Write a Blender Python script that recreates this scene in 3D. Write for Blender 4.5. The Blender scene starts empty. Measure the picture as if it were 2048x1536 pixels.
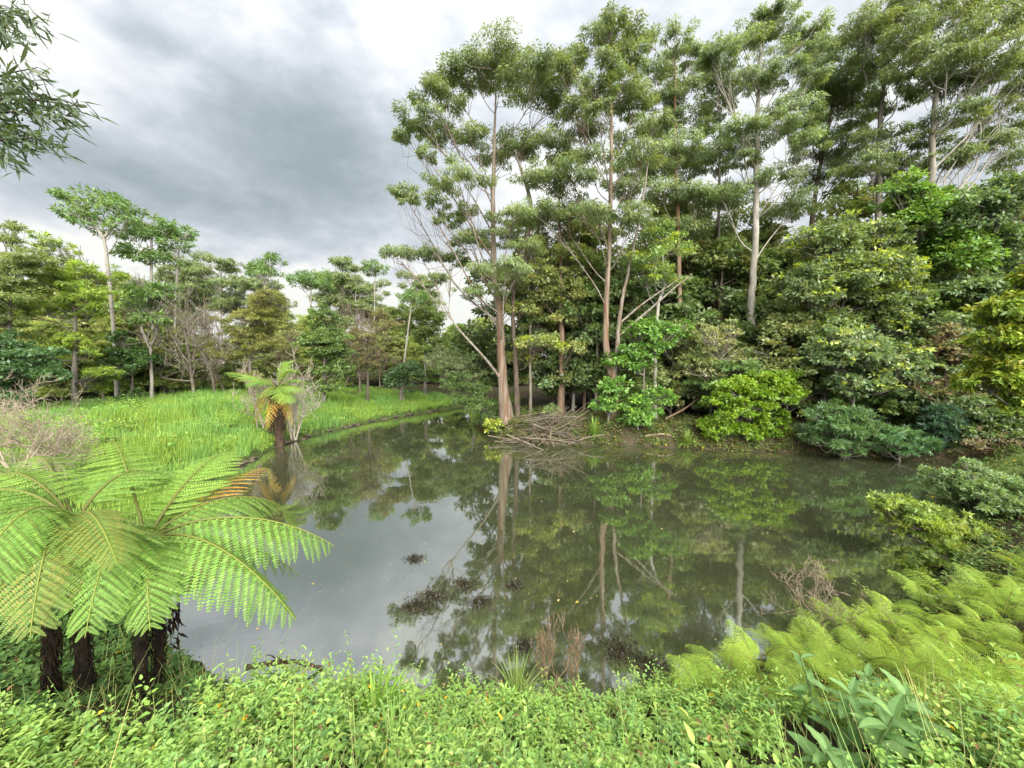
import bpy, math, time
import numpy as np
from mathutils import Vector, Matrix, Euler
T0 = time.time()
SC = bpy.context.scene
COL = SC.collection

# ------------------------------------------------------------------ camera
CAM_H = 4.2
PITCH = math.atan(56 / 770)
cam_d = bpy.data.cameras.new('camera')
cam_d.sensor_width = 36.0
cam_d.lens = 36.0 * 770 / 2048
cam_d.clip_end = 3000
cam_d.clip_start = 0.05
cam = bpy.data.objects.new('camera', cam_d)
COL.objects.link(cam)
cam.location = (0, 0, CAM_H)
cam.rotation_euler = (math.pi / 2 - PITCH, 0, 0)
SC.camera = cam

# ------------------------------------------------------------------ world, sun, exposure
SUN_EL, SUN_AZ = math.radians(38), math.radians(163)      # azimuth clockwise from +Y (the view direction)
VS = SC.view_settings
VS.view_transform = 'Standard'; VS.look = 'None'; VS.gamma = 1.0; VS.use_curve_mapping = False
VS.exposure = 3.25
sun_d = bpy.data.lights.new('sun', 'SUN')
sun_d.energy = 1.5
sun_d.angle = math.radians(70)
sun_d.color = (1.0, 0.96, 0.9)
sun = bpy.data.objects.new('sun', sun_d); COL.objects.link(sun)
sd = Vector((math.sin(SUN_AZ) * math.cos(SUN_EL), math.cos(SUN_AZ) * math.cos(SUN_EL), math.sin(SUN_EL)))
sun.rotation_euler = sd.to_track_quat('Z', 'Y').to_euler()

class NG:
    """short-hand for building a node tree"""
    def __init__(s, tree):
        s.t = tree; s.t.nodes.clear()
    def n(s, typ, ins=None, **kw):
        nd = s.t.nodes.new(typ)
        for k, v in kw.items(): setattr(nd, k, v)
        for k, v in (ins or {}).items():
            sock = nd.inputs[k]
            if hasattr(v, 'is_output') or isinstance(v, bpy.types.NodeSocket): s.t.links.new(v, sock)
            else: sock.default_value = v
        return nd
    def m(s, op, a, b=None, c=None, clamp=False):
        nd = s.t.nodes.new('ShaderNodeMath'); nd.operation = op; nd.use_clamp = clamp
        for i, v in enumerate((a, b, c)):
            if v is None: continue
            if isinstance(v, bpy.types.NodeSocket): s.t.links.new(v, nd.inputs[i])
            else: nd.inputs[i].default_value = v
        return nd.outputs[0]
    def mix(s, fac, a, b, blend='MIX'):
        nd = s.t.nodes.new('ShaderNodeMix'); nd.data_type = 'RGBA'; nd.blend_type = blend
        for sock, v in ((nd.inputs[0], fac), (nd.inputs[6], a), (nd.inputs[7], b)):
            if isinstance(v, bpy.types.NodeSocket): s.t.links.new(v, sock)
            else: sock.default_value = v if not isinstance(v, tuple) else (*v[:3], 1.0)
        return nd.outputs[2]
    def ramp(s, fac, a, b):
        nd = s.n('ShaderNodeMapRange', {0: fac, 1: a, 2: b, 3: 0.0, 4: 1.0}); nd.interpolation_type = 'SMOOTHSTEP'
        return nd.outputs[0]
    def noise(s, vec, scale, detail=4, rough=0.55, dist=0.0):
        nd = s.n('ShaderNodeTexNoise', {'Vector': vec, 'Scale': scale, 'Detail': detail, 'Roughness': rough, 'Distortion': dist})
        return nd.outputs['Fac']
    def link(s, a, b): s.t.links.new(a, b)

world = bpy.data.worlds.new('World'); SC.world = world; world.use_nodes = True
g = NG(world.node_tree)
tc = g.n('ShaderNodeTexCoord')
sep = g.n('ShaderNodeSeparateXYZ', {0: tc.outputs['Generated']})
X_, Y_, Z_ = sep.outputs
sky = g.n('ShaderNodeTexSky'); sky.sky_type = 'NISHITA'; sky.sun_disc = False
sky.sun_elevation = SUN_EL; sky.sun_rotation = SUN_AZ; sky.air_density = 1.2; sky.dust_density = 2.5
az = g.m('ARCTAN2', X_, Y_)
el = g.m('ARCSINE', Z_)
cp = g.n('ShaderNodeMapping', {0: tc.outputs['Generated'], 1: (3.1, 0.4, 1.7), 3: (2.4, 2.4, 4.2)}).outputs[0]
n1 = g.noise(cp, 1.1, 5, 0.5, 0.25)
n2 = g.noise(cp, 3.0, 4, 0.55, 0.2)
def cloud_mass(a0, e0, ra, re, soft0, soft1, wob):
    da = g.m('DIVIDE', g.m('SUBTRACT', az, a0), ra); de = g.m('DIVIDE', g.m('SUBTRACT', el, e0), re)
    r = g.m('SQRT', g.m('ADD', g.m('MULTIPLY', da, da), g.m('MULTIPLY', de, de)))
    r = g.m('ADD', r, g.m('MULTIPLY', g.m('SUBTRACT', n1, 0.5), wob))
    r = g.m('ADD', r, g.m('MULTIPLY', g.m('SUBTRACT', n2, 0.5), wob * 0.55))
    return g.m('SUBTRACT', 1.0, g.ramp(r, soft0, soft1))
dark_a = cloud_mass(-0.44, 0.42, 0.33, 0.165, 0.3, 1.3, 0.9)
dark_b = cloud_mass(-0.62, 0.31, 0.62, 0.075, 0.2, 1.4, 0.9)
dark_c = cloud_mass(-0.72, 0.52, 0.085, 0.045, 0.3, 1.2, 1.2)
dark = g.m('MAXIMUM', dark_a, g.m('MULTIPLY', dark_b, 0.75))
dark = g.m('MAXIMUM', dark, g.m('MULTIPLY', dark_c, 0.5))
n3 = g.noise(cp, 6.5, 4, 0.55, 0.3)
dens_ = g.m('ADD', g.m('MULTIPLY', g.ramp(n1, 0.36, 0.66), 0.36), g.m('MULTIPLY', dark, 0.72))
dens_ = g.m('ADD', dens_, g.m('MULTIPLY', g.m('SUBTRACT', n2, 0.44), 0.95))
dens_ = g.m('ADD', dens_, g.m('MULTIPLY', g.m('SUBTRACT', n3, 0.47), 0.55))
dens_ = g.m('ADD', dens_, g.m('MULTIPLY', cloud_mass(0.02, 0.60, 0.30, 0.14, 0.2, 1.3, 1.2), 0.22))
dens_ = g.m('SUBTRACT', dens_, g.m('MULTIPLY', g.m('SUBTRACT', 1.0, g.ramp(g.m('ADD', el, g.m('MULTIPLY', g.m('SUBTRACT', n2, 0.5), 0.16)), 0.15, 0.25)), 0.5))     # the cloud deck breaks up low down
dens_ = g.m('MULTIPLY', dens_, 0.84)
cr_ = g.n('ShaderNodeValToRGB', {0: dens_}); cr_.color_ramp.interpolation = 'B_SPLINE'
els = cr_.color_ramp.elements
els[0].position = 0.02; els[0].color = (0.99, 1.0, 0.95, 1); els[1].position = 1.0; els[1].color = (0.30, 0.355, 0.385, 1)
e_ = els.new(0.30); e_.color = (0.74, 0.77, 0.83, 1); e_ = els.new(0.60); e_.color = (0.48, 0.54, 0.59, 1)
col = cr_.outputs[0]
lum = g.m('ADD', 0.80, g.m('MULTIPLY', g.m('MAXIMUM', Z_, 0.0), 0.55))       # overcast skies brighten towards the zenith
colb = g.n('ShaderNodeVectorMath', {0: col, 1: lum}, operation='MULTIPLY')
skyc = g.n('ShaderNodeVectorMath', {0: sky.outputs[0], 1: (0.09, 0.09, 0.09)}, operation='MULTIPLY')
final = g.mix(0.94, skyc.outputs[0], colb.outputs[0])
bg = g.n('ShaderNodeBackground', {0: final, 1: 0.122})
CY = SC.cycles
CY.max_bounces = 6; CY.diffuse_bounces = 3; CY.glossy_bounces = 2; CY.transmission_bounces = 4; CY.transparent_max_bounces = 4
CY.use_adaptive_sampling = True; CY.adaptive_threshold = 0.02
wo = g.n('ShaderNodeOutputWorld', {0: bg.outputs[0]})

# ------------------------------------------------------------------ helpers
cp_, sp_ = math.cos(PITCH), math.sin(PITCH)
def at(u, v, Y):
    """survey point: sight line u,v (2048 x 1536 sighting) at distance Y in front of the camera, and its scale (m per px)"""
    x = (u - 1024) / 770; d = (v - 768) / 770
    t = Y / (cp_ - d * sp_)
    return np.array((x * t, Y, CAM_H + t * (-sp_ - d * cp_)))
def mpp(v, Y):
    return Y / (cp_ - (v - 768) / 770 * sp_) / 770
def norm(a): return a / np.maximum(np.linalg.norm(a, axis=-1, keepdims=True), 1e-9)
def smooth(a, b, x):
    t = np.clip((x - a) / (b - a), 0, 1); return t * t * (3 - 2 * t)

class Buf:
    """quads with a colour per vertex"""
    def __init__(s): s.v = []; s.f = []; s.t = []; s.c = []; s.n = 0
    def add(s, v, f, c):
        v = np.asarray(v, float).reshape(-1, 3); f = np.asarray(f, int)
        c = np.asarray(c, float)
        if c.ndim == 1: c = np.tile(c, (len(v), 1))
        s.v.append(v); (s.t if f.shape[-1] == 3 else s.f).append(f + s.n); s.c.append(c); s.n += len(v)
    def mesh(s, name, mat, origin=(0, 0, 0), smooth_=False):
        v = np.concatenate(s.v) - np.asarray(origin); c = np.concatenate(s.c)
        f = np.concatenate(s.f) if s.f else np.zeros((0, 4), int); t = np.concatenate(s.t) if s.t else np.zeros((0, 3), int)
        me = bpy.data.meshes.new(name); nf = len(f) + len(t)
        me.vertices.add(len(v)); me.vertices.foreach_set('co', v.astype(np.float32).ravel())
        me.loops.add(f.size + t.size); me.loops.foreach_set('vertex_index', np.concatenate([f.ravel(), t.ravel()]).astype(np.int32))
        me.polygons.add(nf); me.polygons.foreach_set('loop_start', np.concatenate([np.arange(len(f)) * 4, f.size + np.arange(len(t)) * 3]).astype(np.int32))
        if smooth_: me.polygons.foreach_set('use_smooth', np.ones(nf, bool))
        ca = me.attributes.new('col', 'FLOAT_COLOR', 'POINT')
        ca.data.foreach_set('color', np.concatenate([c, np.ones((len(c), 1))], 1).astype(np.float32).ravel())
        me.update(calc_edges=True); me.materials.append(mat)
        return me

def link(name, me, parent=None, loc=None):
    o = bpy.data.objects.new(name, me); COL.objects.link(o)
    if parent is not None: o.parent = parent
    if loc is not None: o.location = loc
    return o
def tag(o, label=None, cat=None, group=None, kind=None):
    if label: o['label'] = label
    if cat: o['category'] = cat
    if group: o['group'] = group
    if kind: o['kind'] = kind
    return o
def thing(name, loc, label, cat, group=None):
    o = bpy.data.objects.new(name, None); COL.objects.link(o); o.location = loc; o.empty_display_size = 0.3
    return tag(o, label, cat, group)
def dup(root, loc, rz, sc, label=None, group=None):
    r = root.copy(); COL.objects.link(r); r.location = loc; r.rotation_euler = (0, 0, rz); r.scale = sc
    if label: r['label'] = label
    if group: r['group'] = group
    for ch in list(root.children):
        c = ch.copy(); COL.objects.link(c); c.parent = r
        for h in list(ch.children):
            d = h.copy(); COL.objects.link(d); d.parent = c
    return r

def add_leaves(buf, P, D, N, L, W, C, fold=0.18, wide=0.42):
    D = norm(D); S = norm(np.cross(D, N)); N2 = np.cross(S, D)
    L = np.asarray(L)[:, None] if np.ndim(L) else L
    W = np.asarray(W)[:, None] if np.ndim(W) else W
    n = len(P)
    mid = P + D * L * wide
    V = np.stack([P, mid + S * W * .5 + N2 * W * fold, P + D * L - N2 * L * .06, mid - S * W * .5 + N2 * W * fold], 1).reshape(-1, 3)
    F = np.arange(4 * n).reshape(-1, 4)
    buf.add(V, F, np.repeat(C, 4, 0))
def add_leaves3(buf, P, D, N, L, W, C):
    """narrow leaf as one triangle, for crowns far off"""
    D = norm(D); S = norm(np.cross(D, N)); L = np.asarray(L)[:, None]; W = np.asarray(W)[:, None]; n = len(P)
    V = np.stack([P + S * W * .5, P + D * L, P - S * W * .5 + D * L * .12], 1).reshape(-1, 3)
    buf.add(V, np.arange(3 * n).reshape(-1, 3), np.repeat(C, 3, 0))
def add_leaves2(buf, P, D, N, L, W, C, fold=0.22):
    """leaf of two halves folded on the midrib, rounder outline"""
    D = norm(D); S = norm(np.cross(D, N)); N2 = np.cross(S, D)
    L = np.asarray(L)[:, None] if np.ndim(L) else L
    W = np.asarray(W)[:, None] if np.ndim(W) else W
    n = len(P)
    tip = P + D * L - N2 * L * .14
    a = P + D * L * .28; b = P + D * L * .68 - N2 * L * .03
    up = N2 * W * fold
    V = np.stack([P, a + S * W * .48 + up, b + S * W * .30 + up, tip, b - S * W * .30 + up, a - S * W * .48 + up], 1).reshape(-1, 3)
    i = np.arange(n)[:, None] * 6
    F = np.concatenate([i + np.array([[0, 1, 2, 3]]), i + np.array([[0, 3, 4, 5]])], 0)
    buf.add(V, F, np.repeat(C, 6, 0))

def add_tube(buf, pts, rad, sides, c):
    pts = np.asarray(pts, float); n = len(pts)
    T = norm(np.gradient(pts, axis=0))
    ref = np.array((0., 0, 1)) if abs(T[0][2]) < .8 else np.array((1., 0, 0))
    A = norm(np.cross(T, ref)); B = np.cross(T, A)
    th = np.linspace(0, 2 * math.pi, sides, endpoint=False)
    rad = np.asarray(rad, float)
    if rad.ndim == 0: rad = np.full(n, float(rad))
    R = rad[:, None, None] if rad.ndim == 1 else rad[:, :, None]
    V = pts[:, None] + (A[:, None] * np.cos(th)[None, :, None] + B[:, None] * np.sin(th)[None, :, None]) * R
    i = np.arange(n - 1)[:, None] * sides; j = np.arange(sides)[None]; j2 = (j + 1) % sides
    F = np.stack([i + j, i + j2, i + sides + j2, i + sides + j], -1).reshape(-1, 4)
    buf.add(V.reshape(-1, 3), F, c)
def spline(pts, n):
    """smooth resample of a few points (Catmull-Rom)"""
    p = np.asarray(pts, float)
    if len(p) == 2: return p[0] + (p[1] - p[0]) * np.linspace(0, 1, n)[:, None]
    q = np.vstack([2 * p[0] - p[1], p, 2 * p[-1] - p[-2]]); out = []
    for t in np.linspace(0, len(p) - 1 - 1e-6, n):
        k = int(t); f = t - k; a, b, c_, d = q[k], q[k + 1], q[k + 2], q[k + 3]
        out.append(.5 * (2 * b + (c_ - a) * f + (2 * a - 5 * b + 4 * c_ - d) * f * f + (3 * b - a - 3 * c_ + d) * f ** 3))
    return np.array(out)

# ------------------------------------------------------------------ materials
def new_mat(name):
    m = bpy.data.materials.new(name); m.use_nodes = True
    return m, NG(m.node_tree)
def leaf_mat(name, trans=0.34, rough=0.45, spec=0.35, tgain=1.25):
    m, g = new_mat(name)
    at_ = g.n('ShaderNodeAttribute'); at_.attribute_name = 'col'
    geo = g.n('ShaderNodeNewGeometry')
    n = g.noise(geo.outputs['Position'], 9.0, 2)
    c = g.mix(g.m('MULTIPLY', n, 0.5), at_.outputs['Color'], g.n('ShaderNodeVectorMath', {0: at_.outputs['Color'], 1: (1.35, 1.25, 1.0)}, operation='MULTIPLY').outputs[0])
    pb = g.n('ShaderNodeBsdfPrincipled', {'Base Color': c, 'Roughness': rough, 'Specular IOR Level': spec})
    tcol = g.n('ShaderNodeVectorMath', {0: c, 1: (1.15 * trans, 1.05 * trans, 0.5 * trans)}, operation='MULTIPLY')
    tr = g.n('ShaderNodeBsdfTranslucent', {0: tcol.outputs[0]})
    mx = g.n('ShaderNodeAddShader', {0: pb.outputs[0], 1: tr.outputs[0]})     # a leaf passes about as much light as it reflects
    g.n('ShaderNodeOutputMaterial', {0: mx.outputs[0]})
    return m
LEAF = leaf_mat('leaf', trans=.8)
LEAF_SOFT = leaf_mat('leaf_soft', trans=0.75, rough=0.6, spec=0.2)
def bark_mat(name, a, b, c, stretch=(6, 6, 1.2), bump=0.35, peel=0.5):
    m, g = new_mat(name)
    at_ = g.n('ShaderNodeAttribute'); at_.attribute_name = 'col'
    geo = g.n('ShaderNodeNewGeometry')
    mp = g.n('ShaderNodeMapping', {0: geo.outputs['Position'], 3: stretch})
    n1 = g.noise(mp.outputs[0], 1.0, 5, 0.6, 0.4)
    mp2 = g.n('ShaderNodeMapping', {0: geo.outputs['Position'], 3: (stretch[0] * .35, stretch[1] * .35, stretch[2] * .4)})
    n2 = g.noise(mp2.outputs[0], 1.0, 3, 0.6, 0.8)
    col = g.mix(g.ramp(n1, 0.35, 0.68), a, b)
    col = g.mix(g.m('MULTIPLY', g.ramp(n2, 0.52, 0.62), peel), col, c)
    col = g.mix(1.0, col, at_.outputs['Color'], 'MULTIPLY')
    mp3 = g.n('ShaderNodeMapping', {0: geo.outputs['Position'], 3: (stretch[0] * 5, stretch[1] * 5, stretch[2] * 3)})
    n3 = g.noise(mp3.outputs[0], 1.0, 3)
    bp = g.n('ShaderNodeBump', {'Height': g.m('ADD', n1, n3), 'Strength': bump, 'Distance': 0.06})
    pb = g.n('ShaderNodeBsdfPrincipled', {'Base Color': col, 'Roughness': 0.85, 'Specular IOR Level': 0.2, 'Normal': bp.outputs[0]})
    g.n('ShaderNodeOutputMaterial', {0: pb.outputs[0]})
    return m
BARK_GUM = bark_mat('gum_bark', (0.12, 0.10, 0.078), (0.24, 0.215, 0.18), (0.12, 0.07, 0.042), (8, 8, 0.6), 0.5, 0.8)
BARK_PALE = bark_mat('pale_bark', (0.21, 0.195, 0.16), (0.29, 0.275, 0.24), (0.13, 0.12, 0.10), (4, 4, 1.2), 0.15, 0.5)
BARK_BROWN = bark_mat('brown_bark', (0.055, 0.042, 0.03), (0.12, 0.09, 0.068), (0.16, 0.14, 0.11), (9, 9, 0.9), 0.6, 0.35)
BARK_GREY = bark_mat('grey_bark', (0.09, 0.08, 0.068), (0.17, 0.155, 0.13), (0.07, 0.062, 0.05), (7, 7, 1.5), 0.4, 0.5)
BARK_FERN = bark_mat('fern_bark', (0.008, 0.006, 0.005), (0.035, 0.025, 0.017), (0.06, 0.038, 0.022), (26, 26, 9), 0.9, 0.4)
DEAD = bark_mat('dead_wood', (0.17, 0.145, 0.115), (0.27, 0.24, 0.20), (0.11, 0.09, 0.065), (10, 10, 10), 0.3, 0.4)

# ------------------------------------------------------------------ the pond outline and the lie of the land
POND = np.array([
    (-4.7, 5.1), (-3.6, 4.55), (-2.2, 4.25), (-0.6, 4.15), (1.0, 4.2), (2.4, 4.5), (3.6, 5.0), (5.0, 5.55), (6.4, 6.1), (7.7, 6.7),
    (8.8, 7.6), (9.8, 8.9), (11.6, 10.6), (14.0, 12.0), (16.6, 13.2), (17.6, 14.4), (16.3, 15.1), (14.0, 15.85), (11.7, 16.6), (10.0, 16.8), (8.5, 17.2),
    (6.4, 17.65), (4.2, 18.0), (3.0, 17.75), (1.8, 17.6), (0.7, 18.1), (-0.4, 18.6), (-1.3, 20.4), (-1.9, 22.2), (-3.0, 25.2), (-2.6, 28.0), (-0.4, 31.0), (3.0, 33.0),
    (2.0, 35.2), (-1.2, 34.0), (-3.9, 31.6), (-5.9, 29.4), (-7.3, 27.2), (-8.7, 25.1), (-9.4, 23.4), (-9.9, 22.0), (-10.5, 20.2), (-10.6, 19.1),
    (-11.0, 18.0), (-10.7, 16.6), (-10.5, 15.6), (-10.5, 14.0), (-9.8, 11.8), (-8.5, 9.3), (-7.2, 7.5), (-5.9, 6.1)])
def pond_dist_exact(x, y):
    """signed distance to the shore: positive on land"""
    P = np.stack([np.ravel(x), np.ravel(y)], 1)
    best = np.full(len(P), 1e9); inside = np.zeros(len(P), bool)
    for a, b in zip(POND, np.roll(POND, -1, 0)):
        ab = b - a
        t = np.clip(((P - a) @ ab) / (ab @ ab), 0, 1)
        best = np.minimum(best, np.hypot(*(P - a - t[:, None] * ab).T))
        cond = (a[1] > P[:, 1]) != (b[1] > P[:, 1])
        with np.errstate(divide='ignore', invalid='ignore'):
            xi = (b[0] - a[0]) * (P[:, 1] - a[1]) / (b[1] - a[1]) + a[0]
        inside ^= cond & (P[:, 0] < xi)
    return np.where(inside, -best, best).reshape(np.shape(x))
PDX, PDY = np.arange(-40, 46, .1), np.arange(-6, 50, .1)
PDG = pond_dist_exact(*np.meshgrid(PDX, PDY, indexing='ij'))
def pond_dist(x, y):
    x = np.asarray(x, float); y = np.asarray(y, float)
    a = np.clip((x - PDX[0]) / .1, 0, len(PDX) - 1.001); b = np.clip((y - PDY[0]) / .1, 0, len(PDY) - 1.001)
    i = a.astype(int); j = b.astype(int); f = a - i; h = b - j
    d = (PDG[i, j] * (1 - f) + PDG[i + 1, j] * f) * (1 - h) + (PDG[i, j + 1] * (1 - f) + PDG[i + 1, j + 1] * f) * h
    return d + np.hypot(np.maximum(np.abs(x - 2.95) - 42.9, 0), np.maximum(np.abs(y - 22) - 27.9, 0))
def wob(x, y):
    return (np.sin(x * 1.7 + y * .6) * np.sin(y * 1.9 - x * .4) + .6 * np.sin(x * 4.1 + 1.3) * np.sin(y * 3.7 + .4)) * .5
def height(x, y):
    x = np.asarray(x, float); y = np.asarray(y, float)
    d = pond_dist(x, y) + .15 * wob(x * 1.6, y * 1.6) + .09 * np.sin(x * 4.3 + y * 3.1) * np.sin(y * 4.7)
    wn = smooth(7.5, 4.8, y) * smooth(-9, -5, x)
    wr = smooth(6.5, 9.5, x) * smooth(17, 12, y) * (1 - wn)
    wl = smooth(-1.8, -4.0, x - (y - 22) * .0) * (1 - wn)
    wf = np.clip(1 - wn - wr - wl, 0, 1)
    dp = np.maximum(d, 0)
    near = .22 * smooth(0, .35, d) + np.minimum((.56 - .27 * smooth(2.6, 5.5, x)) * dp, 2.3)
    right = .25 * smooth(0, .4, d) + np.minimum(.42 * dp, 2.6)
    left = .20 * smooth(0, .3, d) + np.minimum(.16 * dp, 1.15)
    far = .82 * smooth(0, .95, d) + np.minimum(.02 * dp, .6)
    z = (wn * near + wr * right + wl * left + wf * far) / np.maximum(wn + wr + wl + wf, 1e-6)
    z = z + .07 * wob(x, y) * smooth(0, 1.2, d) + wl * .16 * np.sin(x * .9 + .5) * np.sin(y * .75 + 1.1) * smooth(.4, 2.5, d)
    return np.where(d < 0, np.maximum(d * .9, -1.0), z)
def gz(x, y): return float(height(np.array([x]), np.array([y]))[0])

def axis(lo, hi, fine_lo, fine_hi, step, grow):
    a = list(np.arange(fine_lo, fine_hi + 1e-6, step)); s = step
    while a[-1] < hi: s *= grow; a.append(a[-1] + s)
    s = step
    while a[0] > lo: s *= grow; a.insert(0, a[0] - s)
    return np.array(a)
gx = axis(-900, 900, -16, 22, .28, 1.17); gy = axis(-60, 1500, 0, 35, .28, 1.17)
GX, GY = np.meshgrid(gx, gy, indexing='ij')
GZ = height(GX, GY)
nx, ny = GX.shape
i, j = np.meshgrid(np.arange(nx - 1), np.arange(ny - 1), indexing='ij')
F = np.stack([i * ny + j, (i + 1) * ny + j, (i + 1) * ny + j + 1, i * ny + j + 1], -1).reshape(-1, 4)
# soil colour of each place: turf green on the open west bank, leaf litter elsewhere
turf = (smooth(-2, -5, GX) * smooth(38, 30, GY)).ravel()[:, None]
cc = turf * np.array((.05, .085, .02)) + (1 - turf) * np.array((.055, .042, .028))
buf = Buf(); buf.add(np.stack([GX, GY, GZ], -1).reshape(-1, 3), F, cc)
m, g = new_mat('soil')
at_ = g.n('ShaderNodeAttribute'); at_.attribute_name = 'col'
geo = g.n('ShaderNodeNewGeometry')
na = g.noise(geo.outputs['Position'], 2.2, 6, 0.65); nb = g.noise(geo.outputs['Position'], 16, 4, 0.7)
c = g.mix(g.ramp(na, .35, .7), at_.outputs['Color'], (0.032, 0.036, 0.014))
c = g.mix(g.m('MULTIPLY', g.ramp(nb, .5, .72), .55), c, (0.12, 0.09, 0.06))
bp = g.n('ShaderNodeBump', {'Height': g.m('ADD', na, nb), 'Strength': 0.8, 'Distance': 0.08})
pb = g.n('ShaderNodeBsdfPrincipled', {'Base Color': c, 'Roughness': 0.95, 'Specular IOR Level': 0.1, 'Normal': bp.outputs[0]})
g.n('ShaderNodeOutputMaterial', {0: pb.outputs[0]})
ground = tag(link('ground', buf.mesh('ground', m, smooth_=True)), kind='structure')

# water sheet
px, py = np.meshgrid(np.linspace(-14, 21, 36), np.linspace(2, 38, 37), indexing='ij')
i, j = np.meshgrid(np.arange(35), np.arange(36), indexing='ij')
F = np.stack([i * 37 + j, (i + 1) * 37 + j, (i + 1) * 37 + j + 1, i * 37 + j + 1], -1).reshape(-1, 4)
buf = Buf(); buf.add(np.stack([px, py, np.zeros_like(px)], -1).reshape(-1, 3), F, (1, 1, 1))
m, g = new_mat('pond_water')
geo = g.n('ShaderNodeNewGeometry')
mp = g.n('ShaderNodeMapping', {0: geo.outputs['Position'], 3: (1, 1, 1)})
r1 = g.noise(mp.outputs[0], 1.6, 2, .5); r2 = g.noise(mp.outputs[0], 9, 2, .5)
bp = g.n('ShaderNodeBump', {'Height': g.m('ADD', r1, g.m('MULTIPLY', r2, .10)), 'Strength': 0.035, 'Distance': 0.06})
murk = g.mix(g.noise(mp.outputs[0], .35, 3), (0.032, 0.038, 0.018), (0.046, 0.053, 0.027))
scum = g.ramp(g.noise(mp.outputs[0], .55, 5, .65), .56, .74)
murk = g.mix(g.m('MULTIPLY', scum, .45), murk, (0.075, 0.07, 0.052))
df = g.n('ShaderNodeBsdfDiffuse', {0: murk})
gl = g.n('ShaderNodeBsdfGlossy', {0: (0.93, 0.95, 0.95, 1), 'Roughness': 0.03, 'Normal': bp.outputs[0]})
fr = g.n('ShaderNodeFresnel', {0: 1.75, 'Normal': bp.outputs[0]})
fac = g.m('ADD', .36, g.m('MULTIPLY', fr.outputs[0], .62), clamp=True)
mx = g.n('ShaderNodeMixShader', {0: fac, 1: df.outputs[0], 2: gl.outputs[0]})
g.n('ShaderNodeOutputMaterial', {0: mx.outputs[0]})
water = tag(link('water', buf.mesh('water', m, smooth_=True)), kind='structure')

# ------------------------------------------------------------------ trees
def jit_col(rng, base, n, bright=.25, hue=.12):
    base = np.asarray(base, float)
    k = 1 + (rng.random((n, 1)) - .5) * 2 * bright
    h = 1 + (rng.random((n, 3)) - .5) * 2 * hue * np.array((1, .4, .8))
    return base * k * h
STYLE = {   # length, width, droop, flatness, leaves per m2 of clump, sub clump size
    'gum':   dict(L=.18, W=.054, droop=.95, dens=1000, sub=.32, flat=.6, fine=.9),
    'broad': dict(L=.16, W=.09, droop=.25, dens=560, sub=.34, flat=.6, fine=.6),
    'big':   dict(L=.24, W=.13, droop=.35, dens=260, sub=.36, flat=.6, fine=.6),
    'feather': dict(L=.18, W=.048, droop=.22, dens=750, sub=.36, flat=.42, fine=.8),
    'small': dict(L=.11, W=.055, droop=.2, dens=900, sub=.32, flat=.55, fine=.6),
    'umb':   dict(L=.34, W=.10, droop=.35, dens=220, sub=.34, flat=.6, fine=.9),
    'weep':  dict(L=.16, W=.04, droop=1.1, dens=700, sub=.36, flat=.8, fine=.9),
}
def crown_leaves(rng, clumps, style, colors, new=None, new_p=.12, dens=1.0, size=1.0):
    """clumps: list of (centre, radii). returns leaf Buf and the list of sub-clump centres of each clump"""
    st = STYLE[style]; b = Buf(); subs = []
    colors = np.atleast_2d(np.asarray(colors, float))
    for (c, r) in clumps:
        c = np.asarray(c); r = np.asarray(r)
        area = math.pi * r[0] * r[2]
        n = max(30, int(st['dens'] * dens * area / size ** 2))
        k = int(np.clip(7 + area * 4.0, 7, 26)) if style != 'gum' else int(np.clip(10 + area * 6, 10, 38))
        d = norm(rng.normal(size=(k, 3)))
        d[:, 2] = np.abs(d[:, 2]) * 1.05 - (.0 if style == 'gum' else .32); d = norm(d)
        sc = c + d * r * rng.uniform(.45, 1.12, (k, 1)) * np.array((1.12, 1.12, 1.0))
        subs.append(sc)
        rs = st['sub'] * (r[0] + r[2]) / 2 * rng.uniform(.5, 1.35, k)
        wgt = rs ** 2; w = rng.choice(k, n, p=wgt / wgt.sum())
        q = norm(rng.normal(size=(n, 3))); q[:, 2] = q[:, 2] * .9 + .18
        rad = rng.random((n, 1)) ** .4
        flat = np.array((1.15, 1.15, st['flat']))
        P = sc[w] + q * rad * rs[w][:, None] * flat
        out = norm(P - c)
        D = out * .55 + q * .45 + rng.normal(size=(n, 3)) * .42; D[:, 2] -= st['droop']
        N = np.array((0, 0, 1.)) * .6 + out * .65 + rng.normal(size=(n, 3)) * .5
        ci = rng.choice(len(colors), k)
        shade = rng.uniform(.82, 1.18, (k, 1))
        C = jit_col(rng, (1, 1, 1), n) * (colors[ci] * shade)[w]
        if new is not None:
            isn = (rng.random(k) < new_p)[w] & (q[:, 2] > 0.0)
            C[isn] = jit_col(rng, new, int(isn.sum()), .2)
        s = size * rng.uniform(.65, 1.25, n)
        (add_leaves2 if style == 'big' and size < .6 else add_leaves3 if style in ('gum', 'feather', 'weep', 'small') else add_leaves)(b, P, D, N, st['L'] * s, st['W'] * s * rng.uniform(.8, 1.2, n), C)
    return b, subs

def trunk_tube(buf, pts, rad, sides, rng, col, flare=0.0, n=None):
    n = n or max(8, 5 * len(pts))
    P = spline(pts, n)
    rr = np.interp(np.linspace(0, 1, n), np.linspace(0, 1, len(rad)), rad)
    t = np.linspace(0, 1, n)
    P[1:-1, :2] += rng.normal(size=(n - 2, 2)) * rr[1:-1, None] * .12
    R = rr[:, None] * (1 + rng.normal(size=(n, sides)) * .05)
    if flare:
        th = np.linspace(0, 2 * math.pi, sides, endpoint=False)
        R *= 1 + flare * np.exp(-t * n * .55)[:, None] * (1 + .35 * np.sin(th * 4 + 1.3))[None]
    add_tube(buf, P, R, sides, col)
    return P, rr

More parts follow.
